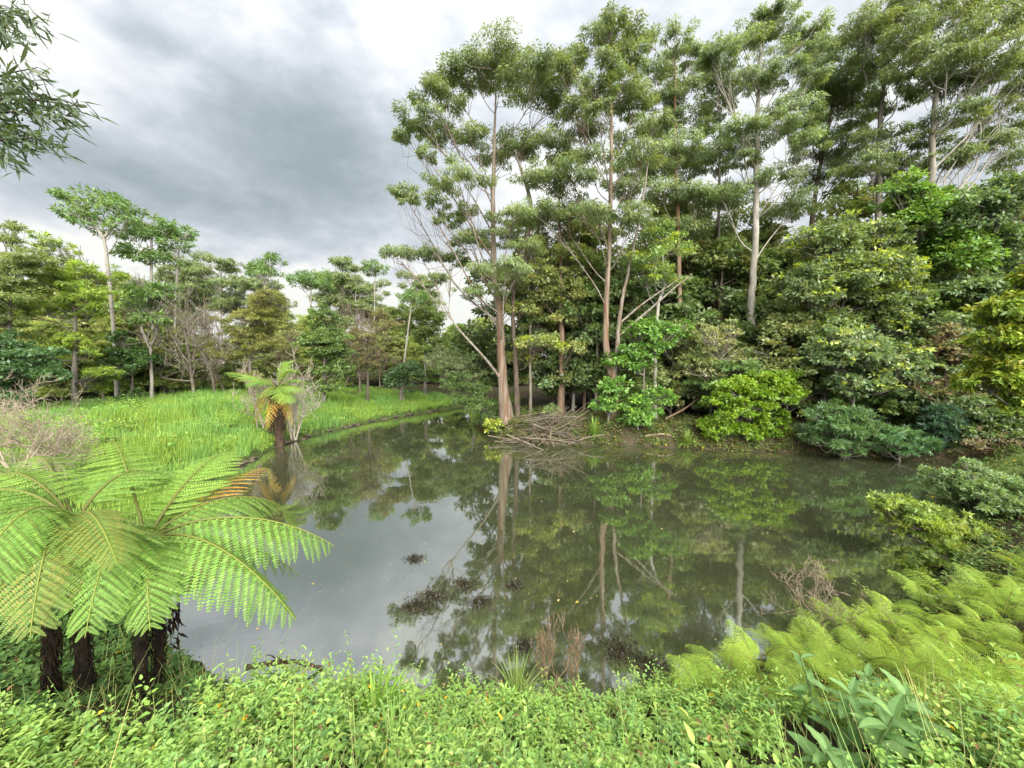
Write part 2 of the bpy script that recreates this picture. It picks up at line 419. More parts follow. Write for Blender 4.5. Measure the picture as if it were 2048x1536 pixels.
def make_tree(name, label, cat, trunk, clumps, style, colors, bark, seed, group=None, new=None, new_p=.12, dens=1.0, size=1.0,
              rise=1.0, limb_col=(1, 1, 1), extra=(), limb_r=.24, twig=.016, attach=(.25, .97), sides=10, flare=.5, leafy=True, trunk_col=(1, 1, 1), limbs=True):
    """trunk = (points, radii); clumps = [(centre, radii)] in world metres"""
    rng = np.random.default_rng(seed)
    tp = np.asarray(trunk[0], float)
    root = thing(name, tp[0], label, cat, group); org = tp[0]
    tb = Buf(); P, rr = trunk_tube(tb, tp, trunk[1], sides, rng, trunk_col, flare)
    link('trunk', tb.mesh(name + '_trunk', bark, org, True), root)
    lb, subs = crown_leaves(rng, clumps, style, colors, new, new_p, dens, size)
    bb = Buf()
    for e in extra:
        eb = Buf(); trunk_tube(eb, e[0], e[1], 7, rng, e[2] if len(e) > 2 else limb_col); link('limb', eb.mesh(name + '_limb', bark, org, True), root)
    if limbs:
      nP = len(P)
      srcs = [(P, rr)] + [(spline(e[0], 16), np.interp(np.linspace(0, 1, 16), np.linspace(0, 1, len(e[1])), e[1])) for e in extra]
      for (c, r), sc in zip(clumps, subs):
        c = np.asarray(c); best = None
        for Q, qr in srcs:
            lo, hi = int(attach[0] * (len(Q) - 1)), max(1, int(attach[1] * (len(Q) - 1)))
            hd = np.hypot(Q[:, 0] - c[0], Q[:, 1] - c[1])
            err = np.abs(Q[:, 2] - (c[2] - r[2] * .5 - rise * hd)) + hd * .35
            k = lo + int(np.argmin(err[lo:hi + 1]))
            if best is None or err[k] < best[0]: best = (err[k], Q[k], qr[k])
        s, sr = best[1], best[2]
        e = c - np.array((0, 0, r[2] * .25)); v = e - s; ln = np.linalg.norm(v)
        if ln < .25: continue
        side = rng.normal(size=3) * ln * .07
        m1 = s + v * .38 + side + np.array((0, 0, -ln * .06 * rise)); m2 = s + v * .72 + side * .6 - np.array((0, 0, ln * .02))
        B = spline([s, m1, m2, e], 9)
        r0 = max(min(sr * limb_r * (1 + .05 * ln), sr * .5), twig * 1.2)
        add_tube(bb, B, np.linspace(r0, twig, 9), 5, limb_col)
        for q in sc[:12]:
            b0 = B[rng.integers(4, 9)]
            mid = (b0 + q) / 2 + rng.normal(size=3) * .12 * np.linalg.norm(q - b0) - np.array((0, 0, .08 * np.linalg.norm(q - b0)))
            add_tube(bb, np.array([b0, mid, q]), (twig, twig * .7, twig * .35), 3, limb_col)
    if bb.n: link('branches', bb.mesh(name + '_branches', bark, org, True), root)
    if leafy: link('crown', lb.mesh(name + '_crown', LEAF, org), root)
    return root

def px_clumps(lst, Y, rng, dj=.8, depth=1.0, grow=1.0):
    out = []
    for e in lst:
        u, v, ru, rv = e[:4]; ru, rv = ru * grow, rv * grow; y = Y + rng.normal() * dj + (e[4] if len(e) > 4 else 0)
        s = mpp(v, y); c = at(u, v, y)
        out.append((c, np.array((ru * s, max(ru, rv) * s * depth, rv * s))))
    return out
def px_trunk(lst, Y, lean=0.0):
    """lst of (u, v, width px); the first point is the foot and goes to the ground"""
    pts, rad = [], []
    for k, (u, v, w) in enumerate(lst):
        p = at(u, v, Y + lean * k); pts.append(p); rad.append(w * mpp(v, Y) / 2 * .66)
    pts = np.array(pts); pts[0][2] = gz(pts[0][0], pts[0][1]) - .12
    return pts, rad
def blob(u, v, ru, rv, Y, n, rng, cr=.42, dep=.8, flat=.75, bottom=-.9):
    """n clumps filling a crown seen at u,v with half sizes ru,rv (px) at distance Y"""
    s = mpp(v, Y); c = at(u, v, Y); out = []
    R = np.array((ru * s, ru * s * dep, rv * s))
    for k in range(n):
        d = norm(rng.normal(size=3)); d[2] = max(d[2], bottom)
        if d[1] > .3: d[1] *= -1 if rng.random() < .6 else 1
        p = c + d * R * (rng.uniform(.35, .8))
        r = cr * min(R[0], R[2] * 1.3) * rng.uniform(.75, 1.25)
        out.append((p, np.array((r, r, r * flat))))
    return out

GUM = [(.090, .126, .046), (.080, .116, .046), (.104, .136, .05)]
GUM_BLUE = [(.098, .14, .062), (.09, .13, .056), (.108, .148, .056)]
DARKG = [(.068, .106, .036), (.075, .115, .038), (.06, .094, .036)]
MIDG = [(.098, .15, .042), (.084, .135, .042), (.11, .16, .046)]
LUSH = [(.07, .145, .026), (.058, .125, .024), (.08, .15, .03)]
YELG = [(.15, .20, .028), (.12, .175, .026), (.165, .19, .03)]
OLIVE = [(.13, .16, .055), (.115, .145, .05), (.15, .165, .06)]
PALEOL = [(.16, .18, .085), (.14, .16, .075), (.15, .17, .065)]
TEAL = [(.052, .098, .036), (.058, .108, .038), (.046, .088, .034)]
NEWG = (.17, .22, .03)
rg = np.random.default_rng(5)

# --- tall gums on the far bank
E1 = [(990,130,60,32),(1062,147,50,32),(946,152,50,32),(905,172,45,34),(990,166,58,28),(1076,180,46,34),(871,202,42,32),(843,245,42,26),(816,272,24,22),(891,272,38,22),
      (1103,214,28,38),(857,316,18,20),(939,277,26,26),(1000,302,55,30),(1046,302,36,26),(919,362,52,26),(813,394,32,17),(854,405,36,18),(891,446,28,17),(939,428,30,16),
      (1025,440,46,22),(990,482,50,24),(939,488,36,18),(792,512,32,16),(846,516,38,18),(905,522,36,16),(1010,545,55,22),(955,590,40,20),(1060,500,36,22),(870,560,26,14)]
make_tree('gum_tree', 'broad domed gum tree at the water edge, pale limbs sweeping left over the creek', 'tree',
          px_trunk([(1013,842,35),(1003,740,27),(1000,640,23),(988,520,17),(986,420,14),(988,300,10),(992,190,4)], 20.0),
          px_clumps(E1, 20.0, rg, 1.3, 1.0, 1.1), 'gum', GUM, BARK_GUM, 11, 'tall gums on the far bank', rise=1.25,
          extra=[(px_trunk([(1000,700,1),(1040,520,13),(1062,420,11),(1030,300,8)],20.2)[0][1:], [.15,.11,.05]),
                 ([at(1004,762,20), at(985,735,19.6), at(955,700,19), at(915,655,18.7), at(880,600,18.6)], [.09,.07,.055,.04,.02])],
          trunk_col=(.80,.74,.68))
E2 = [(1220,58,30,22),(1247,77,42,28),(1189,95,34,28),(1145,132,34,24),(1128,152,18,28),(1264,128,34,28),(1206,152,42,22),(1186,182,38,22),(1234,196,44,26),(1148,224,22,32),
      (1266,224,32,36),(1155,272,46,26),(1196,228,22,26),(1281,277,46,26),(1316,252,26,20),(1112,306,40,30),(1179,332,42,26),(1281,322,46,26),(1095,364,50,30),(1147,374,46,26),(1250,380,40,24),
      (1190,430,40,22),(1120,440,46,26),(1260,450,50,26),(1080,430,36,26)]
make_tree('gum_tree', 'tall twin-stemmed gum tree with an orange-streaked trunk forking low', 'tree',
          px_trunk([(1222,850,30),(1226,760,27),(1213,700,20),(1212,620,16),(1219,480,13),(1222,330,10),(1222,200,7),(1220,100,3)], 19.4),
          px_clumps(E2, 19.8, rg, 1.2, 1.0, 1.12), 'gum', GUM, BARK_GUM, 12, 'tall gums on the far bank', rise=1.3, attach=(.4,.97),
          extra=[([at(1226,765,19.4),at(1234,700,19.3),at(1237,655,19.3),at(1246,590,19.3),at(1262,520,19.4),at(1285,400,19.6),at(1300,300,19.8)],[.14,.12,.10,.085,.07,.05,.03]),
                 ([at(1238,672,19.3),at(1275,640,19),at(1310,610,18.8),at(1350,575,18.6),at(1385,548,18.6)],[.07,.06,.05,.035,.02]),
                 ([at(1238,648,19.3),at(1270,620,19.2),at(1300,597,19.2),at(1340,570,19.1),at(1365,552,19)],[.055,.05,.04,.03,.018])],
          trunk_col=(1.0,.88,.79))
E3 = [(1350,88,42,18),(1298,84,18,18),(1384,118,28,28),(1312,148,36,26),(1367,186,40,26),(1333,208,32,24),(1350,250,40,22),(1355,312,62,26),(1300,345,46,26),(1385,335,50,26),(1400,270,24,22),(1340,400,56,28),(1395,410,46,26),(1360,470,50,26)]
make_tree('gum_tree', 'slim gum tree with a straight tan trunk, between the twin-stemmed gum and the white gum', 'tree',
          px_trunk([(1358,826,18),(1362,740,17),(1360,640,15),(1357,480,12),(1352,330,9),(1350,200,6),(1350,110,3)], 22.2),
          px_clumps(E3, 22.2, rg, 1.0, 1.0, 1.12), 'gum', GUM_BLUE, BARK_GUM, 13, 'tall gums on the far bank', rise=1.4, attach=(.45,.97), trunk_col=(.98,.84,.70))
E4 = [(1529,40,28,18),(1567,43,38,22),(1611,70,34,26),(1519,70,28,22),(1487,88,34,22),(1574,88,46,18),(1452,116,32,26),(1427,124,26,30),(1628,106,28,18),(1519,150,56,19),(1491,168,44,17),(1570,150,38,18),(1615,162,36,18),(1440,176,24,26),
      (1536,256,64,22),(1485,260,32,20),(1590,268,38,22),(1615,294,26,26),(1570,228,44,17),(1480,330,34,20),(1560,360,44,22),(1450,400,40,24),(1590,420,46,24)]
make_tree('gum_tree', 'white-trunked gum tree with flat layered umbrella crowns', 'tree',
          px_trunk([(1497,810,24),(1500,655,21),(1505,560,19),(1512,440,17),(1514,300,14),(1517,180,10),(1522,80,4)], 21.2),
          px_clumps(E4, 21.2, rg, 1.0, 1.0, 1.12), 'gum', GUM_BLUE, BARK_PALE, 14, 'tall gums on the far bank', rise=1.25, attach=(.4,.97))
E6 = [(1656,102,28,22),(1663,140,42,32),(1690,174,38,36),(1714,207,28,36),(1639,192,54,26),(1673,221,46,26),(1724,255,32,32),(1610,240,36,22),(1640,300,46,24),(1700,310,42,26),(1660,360,50,24)]
make_tree('gum_tree', 'dark dense-crowned gum tree standing behind the white-trunked gum', 'tree',
          px_trunk([(1612,790,22),(1614,640,18),(1618,500,15),(1635,360,11),(1660,240,8),(1668,150,3)], 25.0),
          px_clumps(E6, 25.0, rg, 1.0, 1.0, 1.12), 'gum', DARKG, BARK_BROWN, 15, 'tall gums on the far bank', rise=1.3, attach=(.35,.97))
E5 = [(1717,64,34,28),(1758,33,44,24),(1793,22,48,19),(1775,57,48,24),(1827,70,50,24),(1793,132,48,19),(1740,95,30,24),(1810,166,34,24),(1745,140,26,20),(1780,210,34,20),(1827,292,42,22),(1770,270,36,20),(1740,330,40,24),(1800,350,44,24)]
make_tree('gum_tree', 'tall gum tree with a narrow grey trunk under a high right-hand dome of foliage', 'tree',
          px_trunk([(1742,800,26),(1750,640,22),(1755,480,18),(1758,340,15),(1762,220,12),(1775,120,7),(1790,50,3)], 20.5),
          px_clumps(E5, 20.5, rg, 1.0, 1.0, 1.12), 'gum', GUM, BARK_GREY, 16, 'tall gums on the far bank', rise=1.3, attach=(.4,.97))
E7 = [(1844,16,58,19),(1912,20,58,24),(1998,30,48,24),(1895,80,58,28),(1963,80,58,28),(2032,72,40,28),(1854,115,52,19),(1895,132,52,20),(1963,132,58,24),(2018,150,44,24),(1878,180,46,22),(1946,166,48,24),(1895,242,46,18),(2015,262,44,28),(2060,180,44,30),(1960,230,40,20),(2070,120,40,30),
      (1960,300,44,20),(2030,330,44,24),(1890,330,44,22)]
make_tree('gum_tree', 'wide high-crowned gum tree with steep slanting limbs at the right edge', 'tree',
          px_trunk([(1850,800,28),(1856,640,24),(1860,480,20),(1864,340,17),(1868,220,13),(1890,120,7),(1920,40,3)], 19.0),
          px_clumps(E7, 19.0, rg, 1.0, 1.0, 1.12), 'gum', GUM, BARK_PALE, 17, 'tall gums on the far bank', rise=1.6, attach=(.4,.97), trunk_col=(.9,.88,.85))
E8 = [(1428,150,28,26),(1440,210,26,24),(1420,250,26,22),(1460,300,30,22),(1425,330,36,24),(1445,400,40,26),(1420,470,44,28)]
make_tree('gum_tree', 'thin dark gum tree just left of the white-trunked gum', 'tree',
          px_trunk([(1436,800,12),(1436,600,10),(1438,420,8),(1440,260,6),(1436,140,3)], 24.0),
          px_clumps(E8, 24.0, rg, .8, 1.0, 1.12), 'gum', DARKG, BARK_GREY, 18, 'tall gums on the far bank', rise=1.1, attach=(.4,.97))
# mid-height stems among the gums
def stem_tree(label, tl, Y, cl, style, cols, bark, seed, new=None, **k):
    return make_tree('forest_tree', label, 'tree', px_trunk(tl, Y), px_clumps(cl, Y, rg, .7), style, cols, bark, seed, 'slender forest trees behind the far bank', new=new, **k)
stem_tree('forest tree with grey-green leaves and a brown stem right of the domed gum', [(1035,836,15),(1032,740,14),(1026,640,12),(1030,520,9),(1040,440,4)], 21.0,
          [(1040,620,46,30),(1075,690,40,26),(1040,720,34,22),(1070,590,40,26),(1035,560,40,22),(1085,650,34,22)], 'broad', OLIVE, BARK_BROWN, 21, new=NEWG)
stem_tree('straight forest tree with pinkish bark rising behind the driftwood heap', [(1123,818,18),(1123,700,16),(1121,600,14),(1120,480,10),(1118,380,5)], 21.6,
          [(1130,640,36,26),(1140,700,36,22),(1105,560,44,30),(1140,520,44,30),(1110,480,44,28),(1140,590,40,26),(1130,755,26,16),(1090,600,36,26)], 'broad', OLIVE, BARK_BROWN, 22, new=NEWG, trunk_col=(1.9,1.7,1.6), attach=(.2,.95))
stem_tree('thin forest tree with a kinked stem left of the twin-stemmed gum', [(1168,815,9),(1170,730,8),(1174,690,8),(1173,600,7),(1170,480,4)], 22.6,
          [(1175,600,36,28),(1165,530,40,30),(1185,650,30,22),(1180,480,40,30),(1160,440,36,26)], 'broad', MIDG, BARK_BROWN, 23, trunk_col=(1.4,1.3,1.2))
stem_tree('slender forest tree with white spotted bark standing in bright green leaves', [(1309,845,12),(1310,760,11),(1311,690,10),(1316,610,9),(1328,570,7),(1322,480,4)], 19.9,
          [(1320,470,36,24),(1300,520,40,26),(1340,500,40,26),(1330,560,36,20),(1290,560,34,20)], 'broad', MIDG, BARK_PALE, 24, new=NEWG, trunk_col=(1.25,1.27,1.3), attach=(.55,.95))
stem_tree('leaning brown forest tree seen between the domed gum and the driftwood heap', [(1106,800,11),(1104,720,10),(1100,640,9),(1092,540,5)], 23.5,
          [(1090,560,44,30),(1070,520,40,28),(1105,610,36,26),(1085,640,40,24)], 'broad', DARKG, BARK_BROWN, 25)

stem_tree('thin pale forest stem close behind the domed gum, nearest the creek', [(1062,822,8),(1060,700,7),(1064,580,6),(1060,470,3)], 22.0, [(1062,500,34,24),(1050,460,34,24),(1075,540,30,20)], 'broad', OLIVE, BARK_GREY, 26, trunk_col=(1.5, 1.45, 1.35), attach=(.6, .97))
stem_tree('thin pale forest stem midway between the driftwood heap and the kinked stem', [(1146,818,8),(1148,700,7),(1146,580,6),(1150,460,3)], 23.0, [(1150,480,34,24),(1140,440,34,24),(1160,520,30,20)], 'broad', MIDG, BARK_PALE, 27, attach=(.6, .97))
stem_tree('thin tan forest stem just right of the kinked stem', [(1192,820,8),(1194,700,7),(1190,580,6),(1196,440,3)], 22.2, [(1196,470,34,24),(1186,430,34,24),(1205,510,30,20)], 'broad', OLIVE, BARK_GUM, 28, attach=(.6, .97))
# --- bushes and small trees of the far bank
def bush(name, label, foot, Y, blobs, style, cols, seed, group=None, new=None, new_p=.2, bark=BARK_GREY, dens=1.0, size=1.0, rise=.35, w=9, cr=.42, limb_col=(1, 1, 1), skirt=False, **k):
    r = np.random.default_rng(seed + 1000); cl = []
    for (u, v, ru, rv, n) in blobs: cl += blob(u, v, ru, rv, Y, n, r, cr)
    fu, fv = foot; top = min(b[1] for b in blobs)
    if skirt: cl += blob(fu, fv - 14, max(b[2] for b in blobs) * .8, 20, Y, 7, r, .5)
    tr = px_trunk([(fu, fv, w), (fu + (blobs[0][0] - fu) * .3, fv + (top - fv) * .35, w * .75), (blobs[0][0], fv + (top - fv) * .8, w * .3)], Y)
    return make_tree(name, label, 'shrub' if 'shrub' in name or 'bush' in name else 'tree', tr, cl, style, cols, bark, seed, group, new=new, new_p=new_p, dens=dens, size=size, rise=rise, attach=(.05, .95), sides=7, limb_col=limb_col, twig=.014, **k)
bush('leafy_tree', 'small bright green broad-leaved tree right of the twin-stemmed gum', (1285,850), 19.2, [(1290,665,45,26,12),(1350,665,40,22,8),(1255,715,50,30,14),(1300,700,40,26,10)], 'big', LUSH, 31, size=.8)
bush('leafy_shrub', 'vivid green shrub wrapped round the foot of the twin-stemmed gum', (1215,858), 18.8, [(1225,775,36,24,10),(1215,805,30,24,8)], 'big', LUSH, 32, size=.8)
bush('leafy_shrub', 'vivid green shrub spilling over the bank beside the white spotted stem', (1275,868), 18.5, [(1265,830,40,30,14),(1330,790,30,34,10),(1285,800,34,24,8)], 'big', LUSH, 33, size=.85, new=(.13,.25,.03))
bush('olive_tree_shrub', 'pale olive shrub with tangled whitish twigs below the white-trunked gum', (1420,840), 19.0, [(1440,680,60,36,14),(1500,715,60,24,12),(1410,745,46,24,10),(1455,770,36,16,6)], 'small', PALEOL, 34, new=(.17,.19,.06), dens=.42, rise=.1, limb_col=(1.7,1.65,1.55), cr=.34)
bush('leafy_shrub', 'dense bright green shrub bulging over the water below the white-trunked gum', (1500,870), 17.6, [(1540,775,58,40,18),(1480,800,60,44,16),(1430,855,36,36,12),(1540,850,40,34,10),(1480,860,40,30,9)], 'broad', [(.085,.15,.012),(.07,.13,.012),(.10,.165,.015)], 35, dens=1.15)
bush('laurel_tree', 'large dark laurel tree with yellow-green new tips above the water', (1640,850), 18.2, [(1700,560,95,66,34),(1620,570,75,66,26),(1780,610,75,56,24),(1650,480,75,46,18),(1740,480,65,46,16),(1640,650,70,50,16),(1740,660,70,40,14)], 'broad', [(.085,.125,.045),(.075,.112,.044),(.10,.135,.062)], 36, new=NEWG, new_p=.22, dens=.62, size=1.15, w=16, cr=.44, skirt=True)
bush('laurel_tree', 'rounded glossy laurel tree with pale leaf tips, low over the teal bush', (1700,860), 16.8, [(1720,715,85,42,30),(1670,700,55,44,16),(1775,740,65,40,18),(1700,770,70,32,16)], 'broad', [(.085,.13,.058),(.075,.12,.055),(.11,.15,.08)], 37, new=(.19,.24,.055), new_p=.25, dens=.7, size=1.1, w=10, cr=.46)
bush('feathery_bush', 'dark blue-green feathery bush drooping to the water under the laurel', (1690,905), 15.7, [(1680,840,70,40,20),(1660,870,50,34,12),(1740,870,60,36,16)], 'feather', TEAL, 38, dens=1.3, skirt=True)
bush('feathery_bush', 'second blue-green feathery bush at the waterline with a lighter green fringe', (1800,912), 15.2, [(1790,880,56,32,14),(1830,890,36,22,8)], 'feather', [(.04,.09,.035),(.045,.10,.035)], 39, dens=1.3)
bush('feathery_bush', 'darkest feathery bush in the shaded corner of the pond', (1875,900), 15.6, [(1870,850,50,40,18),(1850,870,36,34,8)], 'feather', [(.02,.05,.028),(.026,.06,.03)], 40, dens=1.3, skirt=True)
bush('leafy_tree', 'bright green broad-leaved tree high on the right among the gums', (1840,820), 18.0, [(1830,430,60,60,24),(1880,520,74,56,26),(1800,380,44,34,10),(1930,480,55,64,18),(1850,600,60,40,12)], 'broad', [(.085,.16,.028),(.072,.14,.027),(.10,.17,.03)], 41, w=14, cr=.48, dens=.65, size=1.15)
bush('leafy_tree', 'grey-green tree filling the right side below the high-crowned gum', (1960,830), 17.0, [(1960,420,70,60,18),(2020,500,60,70,18),(1990,600,60,50,14),(2050,400,50,60,10),(1930,590,50,50,12)], 'broad', [(.085,.135,.06),(.075,.12,.05)], 42, w=14, cr=.48, dens=.65, size=1.15)
bush('twiggy_shrub', 'brown twiggy thicket with few leaves beside the yellow-green tree', (1890,860), 16.2, [(1890,700,60,56,22),(1930,760,50,40,14),(1860,770,50,30,10)], 'small', [(.11,.095,.05),(.12,.11,.05)], 43, dens=.3, limb_col=(1.1,.9,.75), bark=BARK_BROWN, cr=.36)
bush('creek_bush', 'dark green bush at the creek mouth left of the domed gum', (986,850), 20.6, [(955,800,42,36,14),(975,835,34,26,9),(925,770,36,30,9)], 'feather', [(.05,.082,.022),(.045,.075,.022)], 44)
bush('creek_bush', 'pale weeping bush hanging over the creek below the sweeping limbs', (952,800), 24.5, [(905,735,44,34,14),(940,760,40,26,10),(880,715,34,26,8)], 'weep', [(.10,.13,.055),(.09,.12,.05)], 45, dens=.9)
bush('creek_bush', 'small yellow-green bush on the bank at the foot of the domed gum', (1006,868), 19.5, [(988,848,20,18,7)], 'broad', YELG, 46)
bush('creek_bush', 'soft green bush growing beside the driftwood heap', (1105,840), 19.6, [(1105,826,24,16,8)], 'feather', MIDG, 47)
bush('leafy_shrub', 'dark low shrub filling the far right corner of the pond', (1960,915), 15.0, [(1960,850,60,50,18),(2030,850,50,50,12)], 'broad', DARKG, 48)
bush('twiggy_shrub', 'brown bare thicket above the far right corner of the pond', (2010,900), 14.2, [(2000,880,60,26,12),(1930,890,46,20,8)], 'small', [(.12,.10,.055),(.10,.10,.05)], 49, dens=.35, bark=BARK_BROWN, limb_col=(1.2,1,.85))
# overhanging shrubs of the near right bank
bush('bank_shrub', 'grey-green fine-leaved shrub leaning over the water at the right edge', (2010,1090), 8.6, [(1985,985,120,56,34),(1930,1050,80,50,16),(2030,1100,70,50,12),(1930,960,60,36,12),(2060,1040,80,60,14),(1900,945,34,18,5)], 'small', [(.095,.15,.06),(.085,.135,.055),(.11,.165,.065)], 51, size=.8, dens=1.2)
bush('bank_shrub', 'yellow-green fine-leaved shrub hanging lowest over the water at the right', (1890,1170), 7.6, [(1830,1035,90,44,24),(1790,1015,60,28,12),(1860,1105,80,44,22),(1960,1090,80,50,16),(1755,1000,36,24,7),(1900,1150,70,36,12)], 'small', [(.15,.20,.035),(.13,.185,.033),(.105,.16,.04)], 52, size=.75, dens=1.2)
bush('edge_tree', 'glossy yellow-green leafy tree cut off by the right edge', (2100,930), 6.6, [(2035,620,60,50,14),(2010,700,60,46,14),(1995,760,50,40,12),(2050,800,50,50,10),(2070,560,50,40,8)], 'big', [(.12,.175,.022),(.10,.155,.022),(.145,.185,.025)], 53, size=.42, dens=.95, new=(.18,.20,.03), new_p=.15, w=22, cr=.5)
print('far bank', time.time() - T0)

# --- forest filling behind: a few prototypes copied into place
FOREST_LABEL = {'dark': 'dark leafy tree in the shaded wood behind the far bank', 'mid': 'mid green leafy tree in the wood behind the far bank gums',
                'olive': 'olive green tree in the low wood beyond the grassy bank', 'gum': 'far grey-green gum on the skyline beyond the grassy bank', 'gumb': 'gum with a bare stem deep in the wood behind the far bank'}
protos = {}
def proto(key, seed, H, R, nclump, style, cols, bark, w, lo=.3, dens=1.0, size=1.3, rise=.5, flat=.7, cr=.36, top_only=False):
    r = np.random.default_rng(seed); cl = []
    for k in range(nclump):
        h = r.uniform(lo, .97) if not top_only else lo + (1 - lo) * r.random() ** .7
        t = (h - lo) / (1 - lo); rad = R * (math.sin(math.pi * (.12 + .8 * t)) ** .7) * math.sqrt(r.random()) * .85
        a = r.uniform(0, 2 * math.pi); rr = R * cr * r.uniform(.7, 1.3)
        cl.append((np.array((math.cos(a) * rad, math.sin(a) * rad, h * H)), np.array((rr, rr, rr * flat))))
    tr = (np.array([(0, 0, -.3), (.1, .05, H * .35), (-.1, .1, H * .7), (0, 0, H * .95)]), [w, w * .8, w * .5, w * .15])
    return make_tree('forest_tree', FOREST_LABEL[key], 'tree', tr, cl, style, cols, bark, seed, None, dens=dens, size=size, rise=rise, attach=(lo * .7, .97), sides=7, twig=.02, flare=.2)
def place(key, variants, spots, group):
    for k, (x, y, s, rz) in enumerate(spots):
        p = variants[k % len(variants)]
        loc = (x, y, gz(x, y) - .05)
        sc = (s * (1 + .12 * math.sin(k * 2.3)), s * (1 + .12 * math.cos(k * 1.7)), s)
        if not p.get('used'):
            p.location = loc; p.rotation_euler = (0, 0, rz); p.scale = sc; p['used'] = 1; p['group'] = group; p['label'] = FOREST_LABEL[key]
        else: dup(p, loc, rz, sc, FOREST_LABEL[key], group)
rf = np.random.default_rng(77)
darkp = [proto('dark', 61, 8.0, 2.6, 26, 'broad', DARKG + [(.05, .075, .03)], BARK_BROWN, .14, .12, size=1.5),
         proto('dark', 62, 7.0, 2.4, 24, 'broad', DARKG, BARK_GREY, .12, .1, size=1.5)]
spots = []
for row, (y, n, x0, x1) in enumerate([(23.2, 12, 1.5, 29), (26.5, 13, -1.5, 33), (31.5, 14, 4, 42)]):
    for k in range(n):
        spots.append((x0 + (x1 - x0) * (k + .5) / n + rf.normal() * .5, y + rf.normal() * .6, rf.uniform(.75, 1.15), rf.uniform(0, 6.28)))
for k in range(7): spots.append((18.5 + k * 1.4 + rf.normal() * .3, 16.8 + rf.normal() * .5 + k * .25, rf.uniform(.6, .8), rf.uniform(0, 6.28)))
place('dark', darkp, spots, 'dark trees in the shaded wood')
FOREST_LABEL['low'] = 'leafy understorey shrub between the gum trunks of the far bank'
lowp = [proto('low', 72, 3.4, 1.5, 24, 'broad', [(.10, .155, .045), (.085, .135, .04), (.12, .165, .05)], BARK_GREY, .05, .05, size=1.05, cr=.42), proto('low', 73, 4.2, 1.5, 26, 'broad', [(.11, .14, .055), (.095, .125, .05), (.13, .15, .055)], BARK_GREY, .05, .08, size=1.05, cr=.4),
        proto('low', 74, 3.0, 1.5, 24, 'feather', [(.085, .15, .04), (.075, .13, .04)], BARK_GREY, .05, .05, size=1.0, cr=.42)]
for p_ in lowp: p_.name = 'understorey_shrub'; p_['category'] = 'shrub'
spots = []
for y, n, x0, x1 in ((20.9, 13, 6.4, 25), (23.0, 13, 5.0, 27), (19.3, 6, 9.5, 19), (17.4, 6, 16, 24)):
    for k in range(n): spots.append((x0 + (x1 - x0) * (k + .5) / n + rf.normal() * .45, y + rf.normal() * .45, rf.uniform(.6, 1.25), rf.uniform(0, 6.28)))
place('low', lowp, spots, 'understorey shrubs of the far bank')
midp = [proto('mid', 63, 12.5, 2.6, 30, 'broad', MIDG + OLIVE, BARK_BROWN, .16, .3, size=1.5, dens=.85),
        proto('mid', 64, 11.0, 2.4, 26, 'broad', OLIVE + MIDG, BARK_GREY, .15, .35, size=1.5, dens=.85)]
spots = []
for row, (y, n, x0, x1) in enumerate([(24.6, 10, 3, 31), (29.0, 11, 3, 38)]):
    for k in range(n):
        spots.append((x0 + (x1 - x0) * (k + .5) / n + rf.normal() * .7, y + rf.normal() * .7, rf.uniform(.8, 1.15), rf.uniform(0, 6.28)))
place('mid', midp, spots, 'mid green trees in the wood')
gumb = [proto('gumb', 65, 17, 2.6, 26, 'gum', GUM, BARK_GREY, .17, .5, size=1.3, rise=1.2, dens=.8), proto('gumb', 66, 19, 2.8, 26, 'gum', GUM_BLUE, BARK_GUM, .18, .5, size=1.3, rise=1.2, dens=.8)]
spots = [(6.5 + k * 7.1 + rf.normal() * .6, 28.5 + rf.normal() * 1.6, rf.uniform(.6, .8), rf.uniform(0, 6.28)) for k in range(4)]
place('gumb', gumb, spots, 'gums deep in the wood')
olivep = [proto('olive', 67, 6.5, 2.4, 34, 'broad', OLIVE + [(.10, .145, .04)], BARK_GREY, .10, .06, size=1.4), proto('olive', 68, 7.5, 2.4, 34, 'feather', [(.14, .19, .045), (.12, .165, .043), (.16, .185, .055)], BARK_GREY, .10, .08, size=1.5),
          proto('olive', 71, 6.8, 2.3, 32, 'broad', [(.11, .17, .045), (.095, .15, .042), (.13, .18, .05)], BARK_GREY, .10, .05, size=1.3)]
spots = []
LINE = np.array([(-46., 15.), (-33., 21.), (-25.5, 26.), (-22.5, 30.), (-15.5, 32.5), (-6.5, 38.5), (3., 41.)])
for off, n, lo, hi in ((.6, 17, .5, .75), (2.6, 18, .75, 1.05), (5.5, 19, .95, 1.25), (10., 20, 1.0, 1.35)):
    for k in range(n):
        f = (k + .5 + rf.normal() * .2) / n * 6; f = min(max(f, 0), 5.99); q = int(f); p = LINE[q] + (LINE[q + 1] - LINE[q]) * (f - q); nrm = norm(np.array((-(LINE[q + 1] - LINE[q])[1], (LINE[q + 1] - LINE[q])[0])))
        p = p + nrm * (off + rf.normal() * .5)
        cut = .74 if f > 2.6 else .92 if f > 1.6 else 1.0
        spots.append((p[0], p[1], rf.uniform(lo, hi) * cut, rf.uniform(0, 6.28)))
place('olive', olivep, spots, 'olive trees beyond the grassy bank')
gump = [proto('gum', 69, 15, 3.0, 22, 'gum', GUM, BARK_PALE, .16, .55, size=1.9, rise=1.3, dens=.8), proto('gum', 70, 14, 2.6, 18, 'gum', GUM, BARK_PALE, .15, .6, size=1.9, rise=1.3, dens=.8)]
spots = []
for k in range(20):
    y = 58 + rf.normal() * 4
    spots.append((-62 + k * 2.65 + rf.normal() * .8, y, rf.uniform(.85, 1.15), rf.uniform(0, 6.28)))
place('gum', gump, spots, 'gums on the skyline')
print('forest', time.time() - T0)

